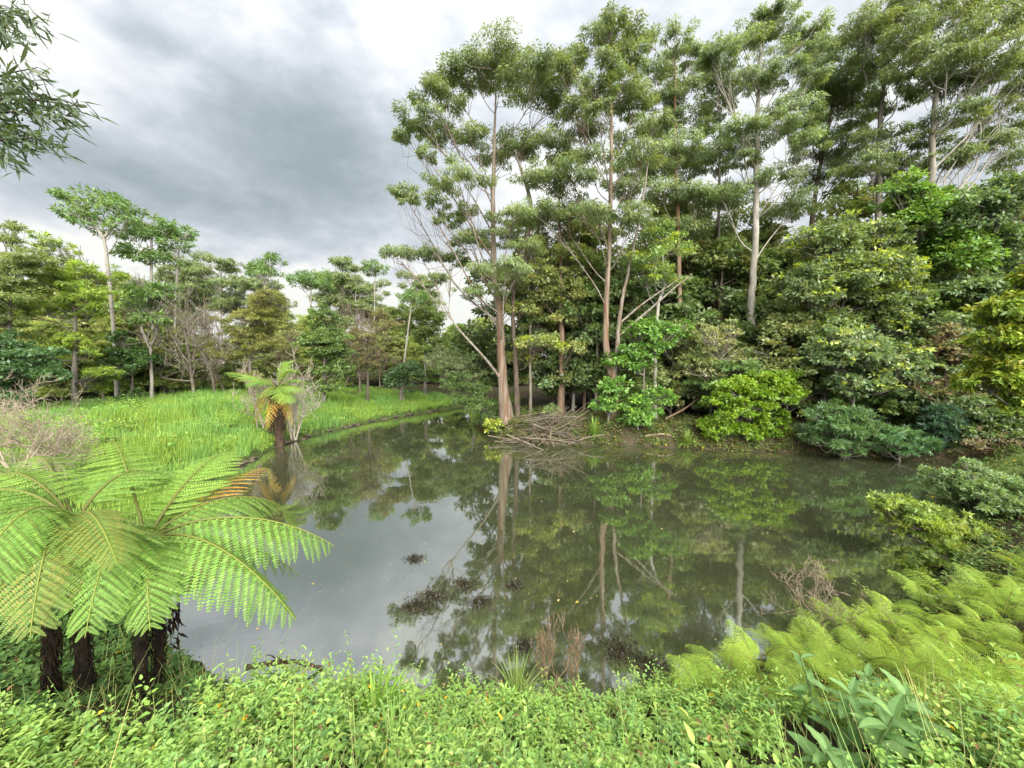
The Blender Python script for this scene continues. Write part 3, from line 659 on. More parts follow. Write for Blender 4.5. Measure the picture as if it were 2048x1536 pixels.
# ------------------------------------------------------------------ trees of the west (left) bank
UMB = [(.07, .13, .04), (.062, .115, .038), (.085, .14, .042)]
def umbrella_tree(label, tl, Y, cl, seed, forks=(), dens=1.0, **k):
    tl = [(a, b_, w * .72) for a, b_, w in tl]
    return make_tree('umbrella_tree', label, 'tree', px_trunk(tl, Y), px_clumps(cl, Y, rg, .5), 'umb', UMB, BARK_PALE, seed, 'slender umbrella-crowned trees beyond the grassy bank', rise=.9, attach=(.8, 1.0), dens=dens, flare=.25, twig=.022,
                     extra=[([at(*p) for p in f[0]], f[1]) for f in forks], limb_r=.4, **k)
umbrella_tree('tallest umbrella-crowned tree with a long bare pale trunk over the grassy bank', [(236,812,17),(230,700,15),(222,600,13),(214,520,12),(208,474,11)], 25,
              [(150,396,22,17),(190,398,38,16),(240,412,26,17),(148,427,28,15),(200,430,42,17),(252,440,18,15),(172,452,24,10),(228,456,20,10)], 81,
              forks=[([(208,476,25),(190,455,24.8),(165,440,24.6)],[.1,.08,.04]),([(209,474,25),(225,455,25.2),(245,440,25.3)],[.1,.08,.04])])
umbrella_tree('umbrella-crowned tree with twin tufts, its trunk rising behind the forked sapling', [(306,800,11),(305,660,10),(303,560,10),(303,480,8)], 28,
              [(300,446,32,17),(268,472,26,17),(332,462,24,17),(272,512,32,22),(312,520,24,18),(300,470,26,14)], 82)
umbrella_tree('small umbrella-crowned tree touching the right side of the twin-tufted crown', [(349,780,9),(350,640,8),(353,560,8),(358,500,6)], 29,
              [(342,474,28,15),(372,466,20,13),(352,492,32,12)], 83)
umbrella_tree('Y-forked pale sapling with a dark round head at the back of the grass', [(304,806,13),(303,740,11),(300,692,10)], 24.5,
              [(300,590,30,20),(285,610,24,24),(318,600,24,24),(300,640,24,18),(335,575,18,12)], 84, dens=1.5,
              forks=[([(300,694,24.5),(286,665,24.4),(277,635,24.4)],[.1,.08,.04]),([(300,694,24.5),(312,670,24.5),(318,630,24.6)],[.1,.08,.04])])
umbrella_tree('far umbrella tree with two upright tufts above the olive trees', [(530,720,9),(530,640,8),(530,590,7),(528,562,6)], 36, [(518,530,16,16),(544,524,17,15),(528,550,26,10)], 85)
umbrella_tree('far rounded umbrella tree between the tufted pair and the lone pole', [(624,720,7),(622,620,6),(622,580,5)], 42, [(600,566,26,16),(635,560,30,18),(650,575,16,12)], 86, dens=1.3)
umbrella_tree('lone umbrella tree like a thin pole with one tuft against bright cloud', [(749,720,6),(749,640,5),(750,560,4)], 44, [(750,535,17,17),(750,548,16,8)], 87, dens=1.2)
umbrella_tree('low umbrella tree with a leaning pale pole near the creek mouth', [(806,790,9),(808,730,8),(815,670,7),(822,615,5)], 30, [(826,592,24,12),(815,600,16,8),(840,602,16,8)], 88)

FEAT = [(.15, .215, .03), (.13, .19, .03), (.11, .17, .032)]
bush('wattle_tree', 'feathery yellow-green wattle tree with a grey trunk and bare low twigs', (150,815), 21.5,
     [(150,560,80,50,16),(120,500,60,30,10),(200,600,60,40,10),(90,620,60,40,10),(180,690,60,36,9),(100,700,50,30,7),(215,740,34,24,6)], 'feather', FEAT, 91, w=16, rise=.3, dens=.9, cr=.32)
bush('wattle_tree', 'dull olive wattle tree filling the left edge', (20,820), 19.5, [(20,560,70,60,16),(-30,640,70,70,12),(60,520,50,40,8),(30,470,40,24,5)], 'feather', [(.115,.15,.05),(.10,.135,.045)], 92, w=16, dens=.9)
bush('dark_leafy_shrub', 'dark green broad-leaved shrub in shade at the left edge', (50,815), 18.0, [(30,720,70,50,18),(90,750,50,36,10),(-30,740,60,60,10)], 'broad', [(.04,.085,.03),(.034,.07,.026),(.05,.10,.04)], 93, skirt=True)
bush('dark_leafy_shrub', 'dark green broad-leaved shrub between the pale trunk and the sapling', (265,810), 24.0, [(265,730,40,50,14),(250,690,30,30,7)], 'broad', [(.045,.09,.026),(.04,.08,.024)], 94, skirt=True)
bush('feathery_bush', 'yellow-green feathery sapling beside the foot of the tall pale trunk', (205,800), 22.5, [(205,745,36,26,9),(190,775,30,18,5)], 'feather', FEAT, 95)
bush('olive_tree', 'domed yellow-olive tree behind the dead white shrub', (500,780), 27.0, [(500,650,60,46,16),(550,610,50,40,10),(470,700,50,36,9),(540,690,50,36,9)], 'feather', [(.105,.12,.03),(.09,.105,.03),(.115,.12,.04)], 96, cr=.34, skirt=True)
bush('leafy_tree', 'rounded mid-green tree at the back of the grass right of the dead shrub', (648,785), 25.5, [(650,690,50,46,18),(640,640,40,30,8),(665,740,40,30,8)], 'broad', [(.07,.115,.034),(.06,.10,.03),(.08,.125,.035)], 97, skirt=True)
bush('twiggy_shrub', 'brown-tinged twiggy shrub behind the creek grass', (735,780), 28.5, [(735,690,44,56,14),(760,640,44,30,8)], 'small', [(.12,.105,.05),(.105,.11,.045)], 98, dens=.4, limb_col=(1.2,1.05,.9), bark=BARK_BROWN, size=1.2)
bush('dark_leafy_shrub', 'dark green shrub at the head of the creek', (800,785), 29.5, [(815,745,40,26,12),(780,760,30,18,6)], 'broad', [(.045,.085,.03),(.04,.075,.028)], 99, skirt=True)
bush('leafy_tree', 'yellow-green tree beyond the head of the creek', (850,770), 33.0, [(850,650,46,50,14),(800,640,40,30,8),(890,690,40,40,9)], 'broad', [(.09,.13,.035),(.08,.115,.034)], 100, size=1.2)

# leafless trees and heaps of dead twigs
def bare_plant(name, label, cat, base, seed, H, spread, levels, r0, mat=DEAD, col=(1, 1, 1), stems=1, group=None, up=.35, kids=(3, 5), curl=.18, part='branches', minr=.004, ratio=(.5, .75)):
    rng = np.random.default_rng(seed); base = np.array(base, float)
    root = thing(name, base, label, cat, group); tb, bb = Buf(), Buf()
    def grow(p, d, L, r, lv):
        n = 5; pts = [p]; dd = d
        for k in range(n - 1):
            dd = norm(dd + rng.normal(size=3) * curl + np.array((0, 0, up * .15))); pts.append(pts[-1] + dd * L / (n - 1))
        pts = np.array(pts)
        add_tube(tb if lv == 0 else bb, pts, np.linspace(r, max(r * .45, minr), n), 6 if lv == 0 else 4 if lv < 2 else 3, col)
        if lv < levels:
            for k in range(rng.integers(kids[0], kids[1] + 1)):
                q = pts[rng.integers(1, n)]
                nd = norm(dd * .6 + rng.normal(size=3) * spread + np.array((0, 0, up)))
                grow(q, nd, L * rng.uniform(*ratio), max(r * .45, minr), lv + 1)
    for s in range(stems):
        d = norm(np.array((0, 0, 1.)) + rng.normal(size=3) * (spread * .5 if stems > 1 else .08))
        grow(base + rng.normal(size=3) * np.array((.12, .12, 0)) * (stems > 1), d, H * rng.uniform(.4, .55), r0, 0)
    link('stem' if stems > 1 else 'trunk', tb.mesh(name, mat, base, True), root)
    if bb.n: link(part, bb.mesh(name, mat, base, True), root)
    return root
def on_ground(u, v, Y):
    p = at(u, v, Y); return (p[0], p[1], gz(p[0], p[1]) - .05)
bare_plant('bare_tree', 'leafless grey twiggy tree behind the forked sapling', 'tree', on_ground(390, 800, 25.5), 111, 9.5, .55, 4, .12, BARK_GREY, (1.3, 1.25, 1.2), kids=(4, 5), minr=.012)
bare_plant('bare_tree', 'smaller leafless tree leaning right, beside the grey twiggy tree', 'tree', on_ground(430, 800, 27), 112, 7.5, .6, 4, .1, BARK_GREY, (1.2, 1.15, 1.1), kids=(3, 5), minr=.012)
bt = bare_plant('bare_tree', 'thin leafless tree among the olive trees behind the grass', 'tree', on_ground(720, 780, 31.5), 119, 7.0, .5, 4, .08, BARK_GREY, (1.15, 1.0, .88), kids=(4, 5), minr=.012, group='thin leafless trees behind the grass')
for q, (u_, Y_b, s_) in enumerate([(760, 34, .9), (340, 28, 1.1), (450, 29.5, .95), (690, 33, 1.1), (560, 30.5, .8)]):
    dup(bt, on_ground(u_, 780, Y_b), q * 1.3, (s_, s_, s_))
bare_plant('dead_shrub', 'dead bone-white shrub behind the old tree fern', 'shrub', on_ground(590, 855, 18.8), 113, 4.2, .5, 4, .05, DEAD, (1.5, 1.5, 1.5), stems=4, kids=(3, 4), minr=.008, up=.3)
bare_plant('dead_shrub', 'fan of grey dead branches standing left of the old tree fern', 'shrub', on_ground(520, 850, 19.3), 114, 3.6, .5, 4, .05, DEAD, (1.25, 1.2, 1.2), stems=3, kids=(3, 5), minr=.008)
bare_plant('dead_shrub', 'tall heap of bleached dead twigs at the left edge', 'shrub', on_ground(40, 900, 9.6), 115, 3.4, .75, 4, .03, DEAD, (1.45, 1.38, 1.25), stems=7, kids=(3, 4), minr=.004, up=.1)
bare_plant('dead_shrub', 'lower bleached twig heap behind the tree fern fronds', 'shrub', on_ground(120, 900, 10.4), 116, 3.1, .8, 4, .03, DEAD, (1.4, 1.34, 1.2), stems=7, kids=(3, 4), minr=.004, up=.05)
bare_plant('dead_shrub', 'bare russet twig bush rising from the near leafy bank', 'shrub', (0.55, 4.0, gz(.55, 4.0)), 117, 1.2, .30, 3, .007, DEAD, (1.1, .86, .66), stems=7, kids=(3, 5), minr=.0018, up=.5, ratio=(.35, .6))
bare_plant('dead_shrub', 'bare grey twigs at the water below the right-hand shrubs', 'shrub', (4.7, 5.5, .1), 118, 1.2, .6, 3, .014, DEAD, (1, .9, .8), stems=6, kids=(3, 4), minr=.003, up=.2)

# ------------------------------------------------------------------ grass and leafy ground cover
def scatter(rng, n, x0, x1, y0, y1, keep):
    x = rng.uniform(x0, x1, n); y = rng.uniform(y0, y1, n)
    k = keep(x, y); return x[k], y[k]
def grass(name, rng, x, y, h, w, cols, mat, lean=.35):
    n = len(x); z = height(x, y) - .03
    P = np.stack([x, y, z], 1); a = rng.uniform(0, 6.283, n)
    d = np.stack([np.cos(a), np.sin(a), np.zeros(n)], 1); s = np.stack([-np.sin(a), np.cos(a), np.zeros(n)], 1)
    hh = (h * rng.uniform(.5, 1.3, n) * np.clip(1 + .6 * np.sin(x * 1.9 + np.sin(y * 1.3) * 1.5) * np.sin(y * 2.2 + np.sin(x) * 1.4) + .4 * np.sin(x * .7 + 1) * np.sin(y * .6 + 2), .25, 2) * np.where(rng.random(n) < .03, 1.6, 1))[:, None]; ww = w * rng.uniform(.7, 1.3, n)[:, None]; l = (lean * rng.uniform(.3, 1.7, n))[:, None] * hh
    up = np.array((0, 0, 1.))
    m2 = P + up * hh * .9 + d * l
    V = np.stack([P - s * ww * .4, P + s * ww * .4, m2 + s * ww * .12, m2 - s * ww * .12], 1).reshape(-1, 3)
    F = np.arange(4 * n).reshape(-1, 4)
    cols = np.asarray(cols); patch = (np.sin(x * .9 + 1.2) * np.sin(y * .8) + .5 * np.sin(x * 2.3) * np.sin(y * 2.9 + 1)) > rng.normal(size=n) * .5
    ci = np.where(patch, rng.integers(0, len(cols) // 2, n), rng.integers(len(cols) // 2, len(cols), n))
    C = jit_col(rng, (1, 1, 1), n, .22, .12) * cols[ci]
    b = Buf(); b.add(V, F, np.repeat(C, 4, 0))
    return link(name, b.mesh(name, mat))
rgr = np.random.default_rng(200)
x, y = scatter(rgr, 280000, -26, 1, 8, 33.5, lambda x, y: (lambda d: (d > .10 + .3 * np.maximum(0, np.sin(x * 2.7 + y * 1.9) * np.sin(y * 3.3))) & (x < -1.9 - (y > 26) * -2.5) & (rgr.random(len(x)) < np.where(d < 12, 1, .3)) & (x > -26) & ~((x > -2.0) & (y < 27)))(pond_dist(x, y)))
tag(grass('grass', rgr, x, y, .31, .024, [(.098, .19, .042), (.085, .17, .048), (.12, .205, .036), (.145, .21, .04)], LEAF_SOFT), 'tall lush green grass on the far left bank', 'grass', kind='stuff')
x, y = scatter(rgr, 26000, -2, 22, 15, 24, lambda x, y: (lambda d: (d > .02) & (d < 4) & (wob(x * .7, y * .7) > .0))(pond_dist(x, y)))
xk, yk = scatter(rgr, 5200, -24, -4, 12, 31, lambda x, y: (lambda d: (d > .15) & (d < 12) & (np.sin(x * 1.3 + 2) * np.sin(y * 1.1) + .4 * np.sin(x * 3 + y * 2) > .25))(pond_dist(x, y)))
WEED_SPOTS = (xk, yk)
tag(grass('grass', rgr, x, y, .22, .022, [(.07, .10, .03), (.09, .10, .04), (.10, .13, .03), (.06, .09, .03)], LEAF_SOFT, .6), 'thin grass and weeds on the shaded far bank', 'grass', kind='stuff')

def ground_cover(rng, x, y, hmin, hmax, L, cols, nl=18, spread=.11, two=False):
    """leafy shoots: opposite pairs of leaves up a stem, each pair turned a quarter from the last"""
    n = len(x); z = height(x, y); npair = nl // 2
    mound = .75 + .5 * np.sin(x * 1.1 + .7) * np.sin(y * 1.5 + x * .3) + .3 * wob(x * 1.5 + 2, y * 1.5)
    H = rng.uniform(hmin, hmax, n) * np.clip(mound, .3, 1.3) * np.where(rng.random(n) < .05, 1.45, 1)
    sp = (np.sin(x * 2.3 + y * 1.1) * np.sin(y * 2.9 - x * .7) + rng.normal(size=n) * .35) > .3       # two kinds of weed in patches
    lean = rng.normal(size=(n, 2)) * .32; a0 = rng.uniform(0, 6.283, n)
    t = (np.arange(npair) + .6)[None] / npair * np.ones((n, 1)); t = .18 + .82 * t ** .8
    stem = np.stack([x[:, None] + lean[:, :1] * t ** 1.5 * H[:, None], y[:, None] + lean[:, 1:] * t ** 1.5 * H[:, None], z[:, None] + H[:, None] * t], -1)
    an = a0[:, None] + np.arange(npair)[None] * 1.45 + rng.normal(size=(n, npair)) * .3
    an = np.stack([an, an + math.pi + rng.normal(size=an.shape) * .25], -1)
    P = np.repeat(stem[:, :, None], 2, 2) + rng.normal(size=(n, npair, 2, 3)) * spread * .10
    rise_ = rng.normal(size=an.shape) * .28 + (t ** 3 * .55)[..., None]
    D = np.stack([np.cos(an), np.sin(an), rise_], -1)
    N = np.stack([-np.cos(an) * rise_, -np.sin(an) * rise_, np.ones_like(an)], -1) + rng.normal(size=an.shape + (3,)) * .25
    sz = L * (1.25 - .75 * t)[..., None] * rng.uniform(.7, 1.25, an.shape) * (rng.uniform(.65, 1.3, n) * np.where(sp, 1.35, .95))[:, None, None]
    m = an.size; P, D, N, sz = P.reshape(-1, 3), D.reshape(-1, 3), N.reshape(-1, 3), sz.ravel()
    P = P + norm(D) * (sz * .25)[:, None]
    cols = np.asarray(cols); C = jit_col(rng, (1, 1, 1), m, .16, .1) * np.repeat(cols[rng.integers(0, len(cols), n)] * rng.uniform(.85, 1.15, (n, 1)), nl // 2 * 2, 0)
    br = rng.random(m) < .025
    C[br] = jit_col(rng, (.13, .085, .04), int(br.sum()), .4, .2)
    yl = rng.random(m) < .0035
    C[yl] = (.45, .30, .01)
    b = Buf(); (add_leaves2 if two else add_leaves)(b, P, D, N, sz, sz * np.repeat(np.where(sp, .34, .6), npair * 2), C)
    for k in range(0, n, 2):
        add_tube(b, np.vstack([[(x[k], y[k], z[k] - .03)], stem[k, ::max(1, npair // 3)]]), np.linspace(.004, .0015, 1 + len(stem[k, ::max(1, npair // 3)])), 3, (.08, .12, .035))
    return b
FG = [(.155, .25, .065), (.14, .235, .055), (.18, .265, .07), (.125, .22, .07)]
rc = np.random.default_rng(210)
x, y = scatter(rc, 14000, -6.8, 7.5, .9, 5.6, lambda x, y: (lambda d: (d > .05) & (np.abs(x) < 1.55 * y + 1.2) & ~((x < -2.75) & (y > 3.0 + (x + 2.75) * .25)) & ~((x > 2.35) & (y > 3.3 - (x - 2.2) * .5)))(pond_dist(x, y)))
print('cover shoots', len(x))
kt = (np.hypot(x - 2.25, y - 2.55) > .42) & (np.sin(x * 3.1 + 2) * np.sin(y * 3.7 + x) + rc.normal(size=len(x)) * .3 > -.62); x, y = x[kt], y[kt]
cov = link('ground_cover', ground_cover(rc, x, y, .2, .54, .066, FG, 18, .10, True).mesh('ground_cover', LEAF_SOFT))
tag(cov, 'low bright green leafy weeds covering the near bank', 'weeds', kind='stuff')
# scattered ground plants on left bank below the tree ferns and on the right slope
x, y = scatter(rc, 4200, -9.5, -2.5, 2.0, 9.5, lambda x, y: (pond_dist(x, y) > .05) & (y > 2.9 + (x + 2.75) * .25) & (np.hypot(x + 3.5, y - 3.3) > .45))
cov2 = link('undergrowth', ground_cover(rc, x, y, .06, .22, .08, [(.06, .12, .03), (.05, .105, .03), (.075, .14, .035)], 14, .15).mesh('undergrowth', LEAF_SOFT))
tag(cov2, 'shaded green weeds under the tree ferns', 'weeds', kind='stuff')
x, y = scatter(rc, 4800, 5.5, 20, 5, 15, lambda x, y: pond_dist(x, y) > .08)
cov3 = link('undergrowth', ground_cover(rc, x, y, .25, .6, .10, [(.07, .12, .035), (.06, .105, .03), (.09, .12, .035)], 14, .16).mesh('undergrowth', LEAF_SOFT))
tag(cov3, 'low green weeds on the slope behind the right-hand shrubs', 'weeds', kind='stuff')
x, y = scatter(rc, 3800, -2, 24, 15.2, 25, lambda x, y: (lambda d: (d > .05) & (d < 4) & (rc.random(len(x)) < np.where(d < 1.2, 1, .45)))(pond_dist(x, y)))
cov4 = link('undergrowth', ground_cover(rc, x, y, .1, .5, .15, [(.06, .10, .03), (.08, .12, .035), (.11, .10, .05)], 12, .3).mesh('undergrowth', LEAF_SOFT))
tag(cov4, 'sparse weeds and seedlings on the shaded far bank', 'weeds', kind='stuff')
x, y = scatter(rc, 16000, -2.5, 20, 15, 24, lambda x, y: (lambda d: (d > .02) & (d < 1.1) & (wob(x * 1.1 + 3, y) + rc.normal(size=len(x)) * .4 > -.1))(pond_dist(x, y)))
cov6 = link('undergrowth', ground_cover(rc, x[:2600], y[:2600], .1, .34, .15, [(.085, .12, .04), (.10, .14, .04), (.13, .12, .06), (.07, .10, .035)], 10, .3).mesh('undergrowth', LEAF_SOFT))
tag(cov6, 'trailing weeds down the face of the far bank', 'weeds', kind='stuff')
x, y = WEED_SPOTS
cov5 = link('bank_weeds', ground_cover(rc, x, y, .2, .6, .16, [(.14, .25, .06), (.12, .22, .06), (.17, .26, .05)], 10, .3).mesh('bank_weeds', LEAF_SOFT))
tag(cov5, 'patches of leafy weeds in the grass of the far left bank', 'weeds', kind='stuff')
x, y = scatter(rc, 4600, -5, 3.2, 1.2, 4.8, lambda x, y: (pond_dist(x, y) > .0) & (np.sin(x * 1.7 + 1) * np.sin(y * 2.1 + .5) + rc.normal(size=len(x)) * .35 > .2))
tag(grass('grass', rc, x, y, .36, .007, [(.16, .25, .07), (.13, .22, .06), (.20, .25, .09), (.24, .22, .10)], LEAF_SOFT, .7), 'thin grass blades among the near leafy weeds', 'grass', kind='stuff')
print('cover', time.time() - T0)

# ------------------------------------------------------------------ tree ferns
def pinna_mesh(name, seed, cols, nseg=20, w=.125, droop=.16, mat=LEAF_SOFT):
    """unit-length pinna along +X, upper face +Z: a midrib and two combs of narrow pinnules"""
    rng = np.random.default_rng(seed); b = Buf()
    t = np.linspace(.02, .97, nseg)
    prof = w * (np.minimum(1, t / .12) ** .5) * (1 - t ** 2.2) ** .75 + .012
    base = np.stack([t, np.zeros(nseg), -droop * t ** 2], 1)
    cols = np.asarray(cols)
    for s in (-1, 1):
        D = np.stack([np.full(nseg, .32), np.full(nseg, s * 1.0), np.full(nseg, -.16)], 1) + rng.normal(size=(nseg, 3)) * .05
        N = np.tile((0, 0, 1.), (nseg, 1)) + rng.normal(size=(nseg, 3)) * .08
        add_leaves(b, base, D, N, prof * rng.uniform(.92, 1.06, nseg), np.full(nseg, .95 / nseg), jit_col(rng, (1, 1, 1), nseg, .14, .08) * cols[rng.integers(0, len(cols), nseg)], fold=.08, wide=.35)
    rib = np.stack([np.linspace(0, 1, 6), np.zeros(6), -droop * np.linspace(0, 1, 6) ** 2 + .004], 1)
    add_tube(b, rib, np.linspace(.008, .003, 6), 3, (.10, .13, .03))
    return b.mesh(name, mat)
FERN_G = [(.088, .165, .03), (.078, .15, .028), (.10, .178, .034)]
PINNA = [pinna_mesh('pinna', 300 + k, FERN_G, 20 + k, .15 + .01 * k, .16 + .10 * k) for k in range(3)]
PINNA_O = [pinna_mesh('pinna_old', 305 + k, [(.075, .13, .027), (.085, .135, .027), (.12, .13, .03)], 21, .145, .22 + .06 * k) for k in range(2)]
PINNA_Y = [pinna_mesh('pinna_light', 310 + k, [(.112, .195, .032), (.10, .18, .03)], 20, .12, .1 + .06 * k) for k in range(2)]
PINNA_D = [pinna_mesh('pinna_dead', 320 + k, [(.34, .22, .04), (.26, .20, .05), (.30, .15, .03)], 18, .10, .2) for k in range(2)]
def place_on(o, p, d, n, s, parent_loc):
    d = Vector(d).normalized(); n = Vector(n); yv = n.cross(d).normalized(); zv = d.cross(yv)
    M = Matrix(((d.x, yv.x, zv.x), (d.y, yv.y, zv.y), (d.z, yv.z, zv.z)))
    o.rotation_euler = M.to_euler(); o.scale = s; o.location = Vector(p) - Vector(parent_loc)
def frond(root, C, tip, lift, plen, seed, pin=PINNA, separate=True, npair=17, stalk=.14, stalk_col=(.05, .045, .02), ang=1.12, r=.017, hang=.10):
    """a bipinnate frond arching from C to tip; pinnae are objects of their own on the big ones"""
    rng = np.random.default_rng(seed); C = np.array(C, float); tip = np.array(tip, float); org = np.array(root.location)
    v = tip - C; L = np.linalg.norm(v)
    c1 = C + v * .30 + np.array((0, 0, lift)); c2 = C + v * .72 + np.array((0, 0, lift * .85))
    t = np.linspace(0, 1, 22)[:, None]
    R = (1 - t) ** 3 * C + 3 * (1 - t) ** 2 * t * c1 + 3 * (1 - t) * t * t * c2 + t ** 3 * tip
    rb = Buf(); add_tube(rb, R, np.linspace(r, .003, 22), 5, np.linspace(0, 1, 110)[:, None] ** .6 * np.array((.13, .16, .03)) + (1 - np.linspace(0, 1, 110)[:, None] ** .6) * np.array(stalk_col))
    T = norm(np.gradient(R, axis=0))
    side0 = norm(np.cross(v, (0, 0, 1.)) + rng.normal(size=3) * .1)
    jb = None if separate else Buf()
    parts = []
    for k in range(npair):
        f = stalk + (.985 - stalk) * ((k + .5) / npair)
        x = f * 21; i0 = min(int(x), 20); q = R[i0] + (R[i0 + 1] - R[i0]) * (x - i0); tg = T[i0]
        s_ = norm(side0 - tg * (side0 @ tg)); n_ = np.cross(s_, tg); n_ = n_ if n_[2] > 0 else -n_
        ff = (f - stalk) / (1 - stalk)
        ln = plen * (min(1, .45 + ff * 2.2)) * (1 - ff ** 2.4) ** .8 + .04
        for sgn in (-1, 1):
            a = ang - .35 * ff + rng.normal() * .05
            d = tg * math.cos(a) + s_ * sgn * math.sin(a) - np.array((0, 0, hang + .14 * rng.random()))
            parts.append((q, d, n_ + s_ * sgn * .12, ln * rng.uniform(.92, 1.06)))
    fo = link('frond', rb.mesh('frond', LEAF_SOFT, org), root)
    if separate:
        for k, (q, d, n_, ln) in enumerate(parts):
            o = link('pinna', pin[(k * 7 + seed) % len(pin)], fo); place_on(o, q, d, n_, (ln, ln * max(1.0, min(1.25, .30 / ln)), ln), org)
    else:
        pb_ = Buf()
        for k, (q, d, n_, ln) in enumerate(parts):
            me = pin[(k * 7 + seed) % len(pin)]
            if me.name not in CACHE:
                vv = np.empty(len(me.vertices) * 3, np.float32); me.vertices.foreach_get('co', vv)
                ff_ = np.empty(len(me.loops), np.int32); me.loops.foreach_get('vertex_index', ff_)
                cc_ = np.empty(len(me.vertices) * 4, np.float32); me.attributes['col'].data.foreach_get('color', cc_)
                CACHE[me.name] = (vv.reshape(-1, 3), ff_.reshape(-1, 4), cc_.reshape(-1, 4)[:, :3])
            vv, ff_, cc_ = CACHE[me.name]
            dd = norm(np.asarray(d)); yy = norm(np.cross(n_, dd)); zz = np.cross(dd, yy)
            pb_.add(q + (vv[:, :1] * dd + vv[:, 1:2] * yy + vv[:, 2:] * zz) * ln, ff_, cc_)
        link('leaflets', pb_.mesh('leaflets', LEAF_SOFT, org), fo)
    return fo
CACHE = {}
def fern_trunk(root, foot, top, r0, r1, seed, skirt=0):
    rng = np.random.default_rng(seed); b = Buf(); org = np.array(root.location)
    P = spline([foot, (np.array(foot) + np.array(top)) / 2 + rng.normal(size=3) * .03, top], 26)
    R = np.linspace(r0, r1, 26)[:, None] * (1 + rng.normal(size=(26, 12)) * .09)
    add_tube(b, P, R, 12, (1, 1, 1))
    for k in range(260):        # stubs and aerial roots
        i0 = rng.integers(0, 25); a = rng.uniform(0, 6.28); q = P[i0]; rr = np.interp(i0, (0, 25), (r0, r1))
        d = np.array((math.cos(a), math.sin(a), rng.uniform(-.9, .3)))
        s = q + d * np.array((1, 1, 0)) * rr * .9
        add_tube(b, [s, s + d * .02, s + d * .025 + np.array((0, 0, -.06))], (.008, .006, .002), 3, (1.2, 1.0, .8))
    link('trunk', b.mesh('fern_trunk', BARK_FERN, org), root)
    if skirt:
        sb = Buf()
        for k in range(skirt):
            a = rng.uniform(0, 6.28); q = P[25] + np.array((math.cos(a), math.sin(a), 0)) * r1
            e = q + np.array((math.cos(a) * .12, math.sin(a) * .12, -rng.uniform(.5, 1.1)))
            add_tube(sb, spline([q, q + (e - q) * .3 + np.array((math.cos(a), math.sin(a), 0)) * .1, e], 6), np.linspace(.012, .004, 6), 4, (.9, .7, .5))
            n = 24; tt = rng.uniform(.2, 1, n)[:, None]; PP = q + (e - q) * tt
            add_leaves(sb, PP, rng.normal(size=(n, 3)) * .4 + np.array((0, 0, -1.)), rng.normal(size=(n, 3)), np.full(n, .16), np.full(n, .03), np.tile((1.2, .8, .5), (n, 1)))
        link('dead_skirt', sb.mesh('dead_skirt', BARK_FERN, org), root)

# the big pair in front on the left
ca = at(292, 1085, 3.75)
fa = thing('tree_fern', (ca[0], ca[1], gz(ca[0], ca[1])), 'tree fern with a black trunk and fronds reaching right over the pond', 'tree fern', 'tree ferns in front of the pond')
fern_trunk(fa, at(283, 1440, 3.7), ca, .055, .042, 401, 0)
FA = [((668, 1092, 4.1), .42, .56), ((592, 1240, 3.35), .48, .52), ((560, 1010, 5.0), .38, .48), ((465, 900, 5.3), .28, .44), ((225, 880, 5.4), .30, .46), ((300, 1262, 2.95), .40, .40), ((170, 1275, 2.75), .62, .46)]
for k, (tp, lf, pl) in enumerate(FA):
    frond(fa, ca, at(*tp), lf, pl, 410 + k, PINNA_Y if k in (3, 4) else PINNA, separate=k in (0, 1, 2, 5, 6), npair=20, hang=.55 if k in (0, 1) else .3 if k == 2 else .12)
f = frond(fa, ca + np.array((.1, .1, -.05)), at(530, 935, 5.6), .25, .34, 430, PINNA_D, False, 15); tag(f, 'yellowing orange dying frond')
frond(fa, ca, at(345, 1190, 4.6), .1, .3, 431, PINNA, False, 14)
frond(fa, ca, at(440, 975, 5.6), .35, .38, 432, PINNA_Y, False, 16)
frond(fa, ca, at(600, 1150, 4.6), .35, .40, 433, PINNA, False, 17, hang=.5)

cb = at(150, 1050, 3.5)
fb = thing('tree_fern', (cb[0], cb[1], gz(cb[0], cb[1])), 'tree fern at the far left with broad fronds cut by the picture edge', 'tree fern', 'tree ferns in front of the pond')
fern_trunk(fb, at(182, 1430, 3.6), cb, .062, .05, 402, 0)
FB = [((-60, 1180, 2.6), .5, .46), ((60, 1275, 2.6), .52, .46), ((-120, 1040, 3.4), .45, .46), ((-120, 950, 4.8), .4, .46), ((70, 915, 5.6), .32, .46), ((330, 960, 4.8), .42, .42), ((-40, 985, 4.3), .5, .44), ((235, 1130, 2.9), .36, .36)]
for k, (tp, lf, pl) in enumerate(FB):
    frond(fb, cb, at(*tp), lf, pl, 440 + k, PINNA_Y if k in (3, 4, 6) else PINNA_O if k in (1, 7) else PINNA, separate=k in (0, 1, 7), npair=20)
cc_ = at(310, 1120, 3.95)
fc = thing('tree_fern', (cc_[0], cc_[1], gz(cc_[0], cc_[1])), 'tree fern stem hung with brown dead fronds, right beside the black trunk', 'tree fern', 'tree ferns in front of the pond')
fern_trunk(fc, at(312, 1400, 4.0), cc_, .042, .036, 403, 6)
frond(fc, cc_, at(500, 1150, 4.6), .35, .34, 460, PINNA, False, 15)
frond(fc, cc_, at(380, 1010, 5.0), .3, .34, 461, PINNA_Y, False, 15)
cd = at(104, 1235, 3.35)
fd = thing('tree_fern', (cd[0], cd[1], gz(cd[0], cd[1])), 'short shaded tree fern stump under the left-hand fronds', 'tree fern', 'tree ferns in front of the pond')
fern_trunk(fd, at(104, 1420, 3.5), cd, .05, .045, 404, 0)
frond(fd, cd, at(20, 1230, 3.0), .25, .3, 462, PINNA, False, 13)

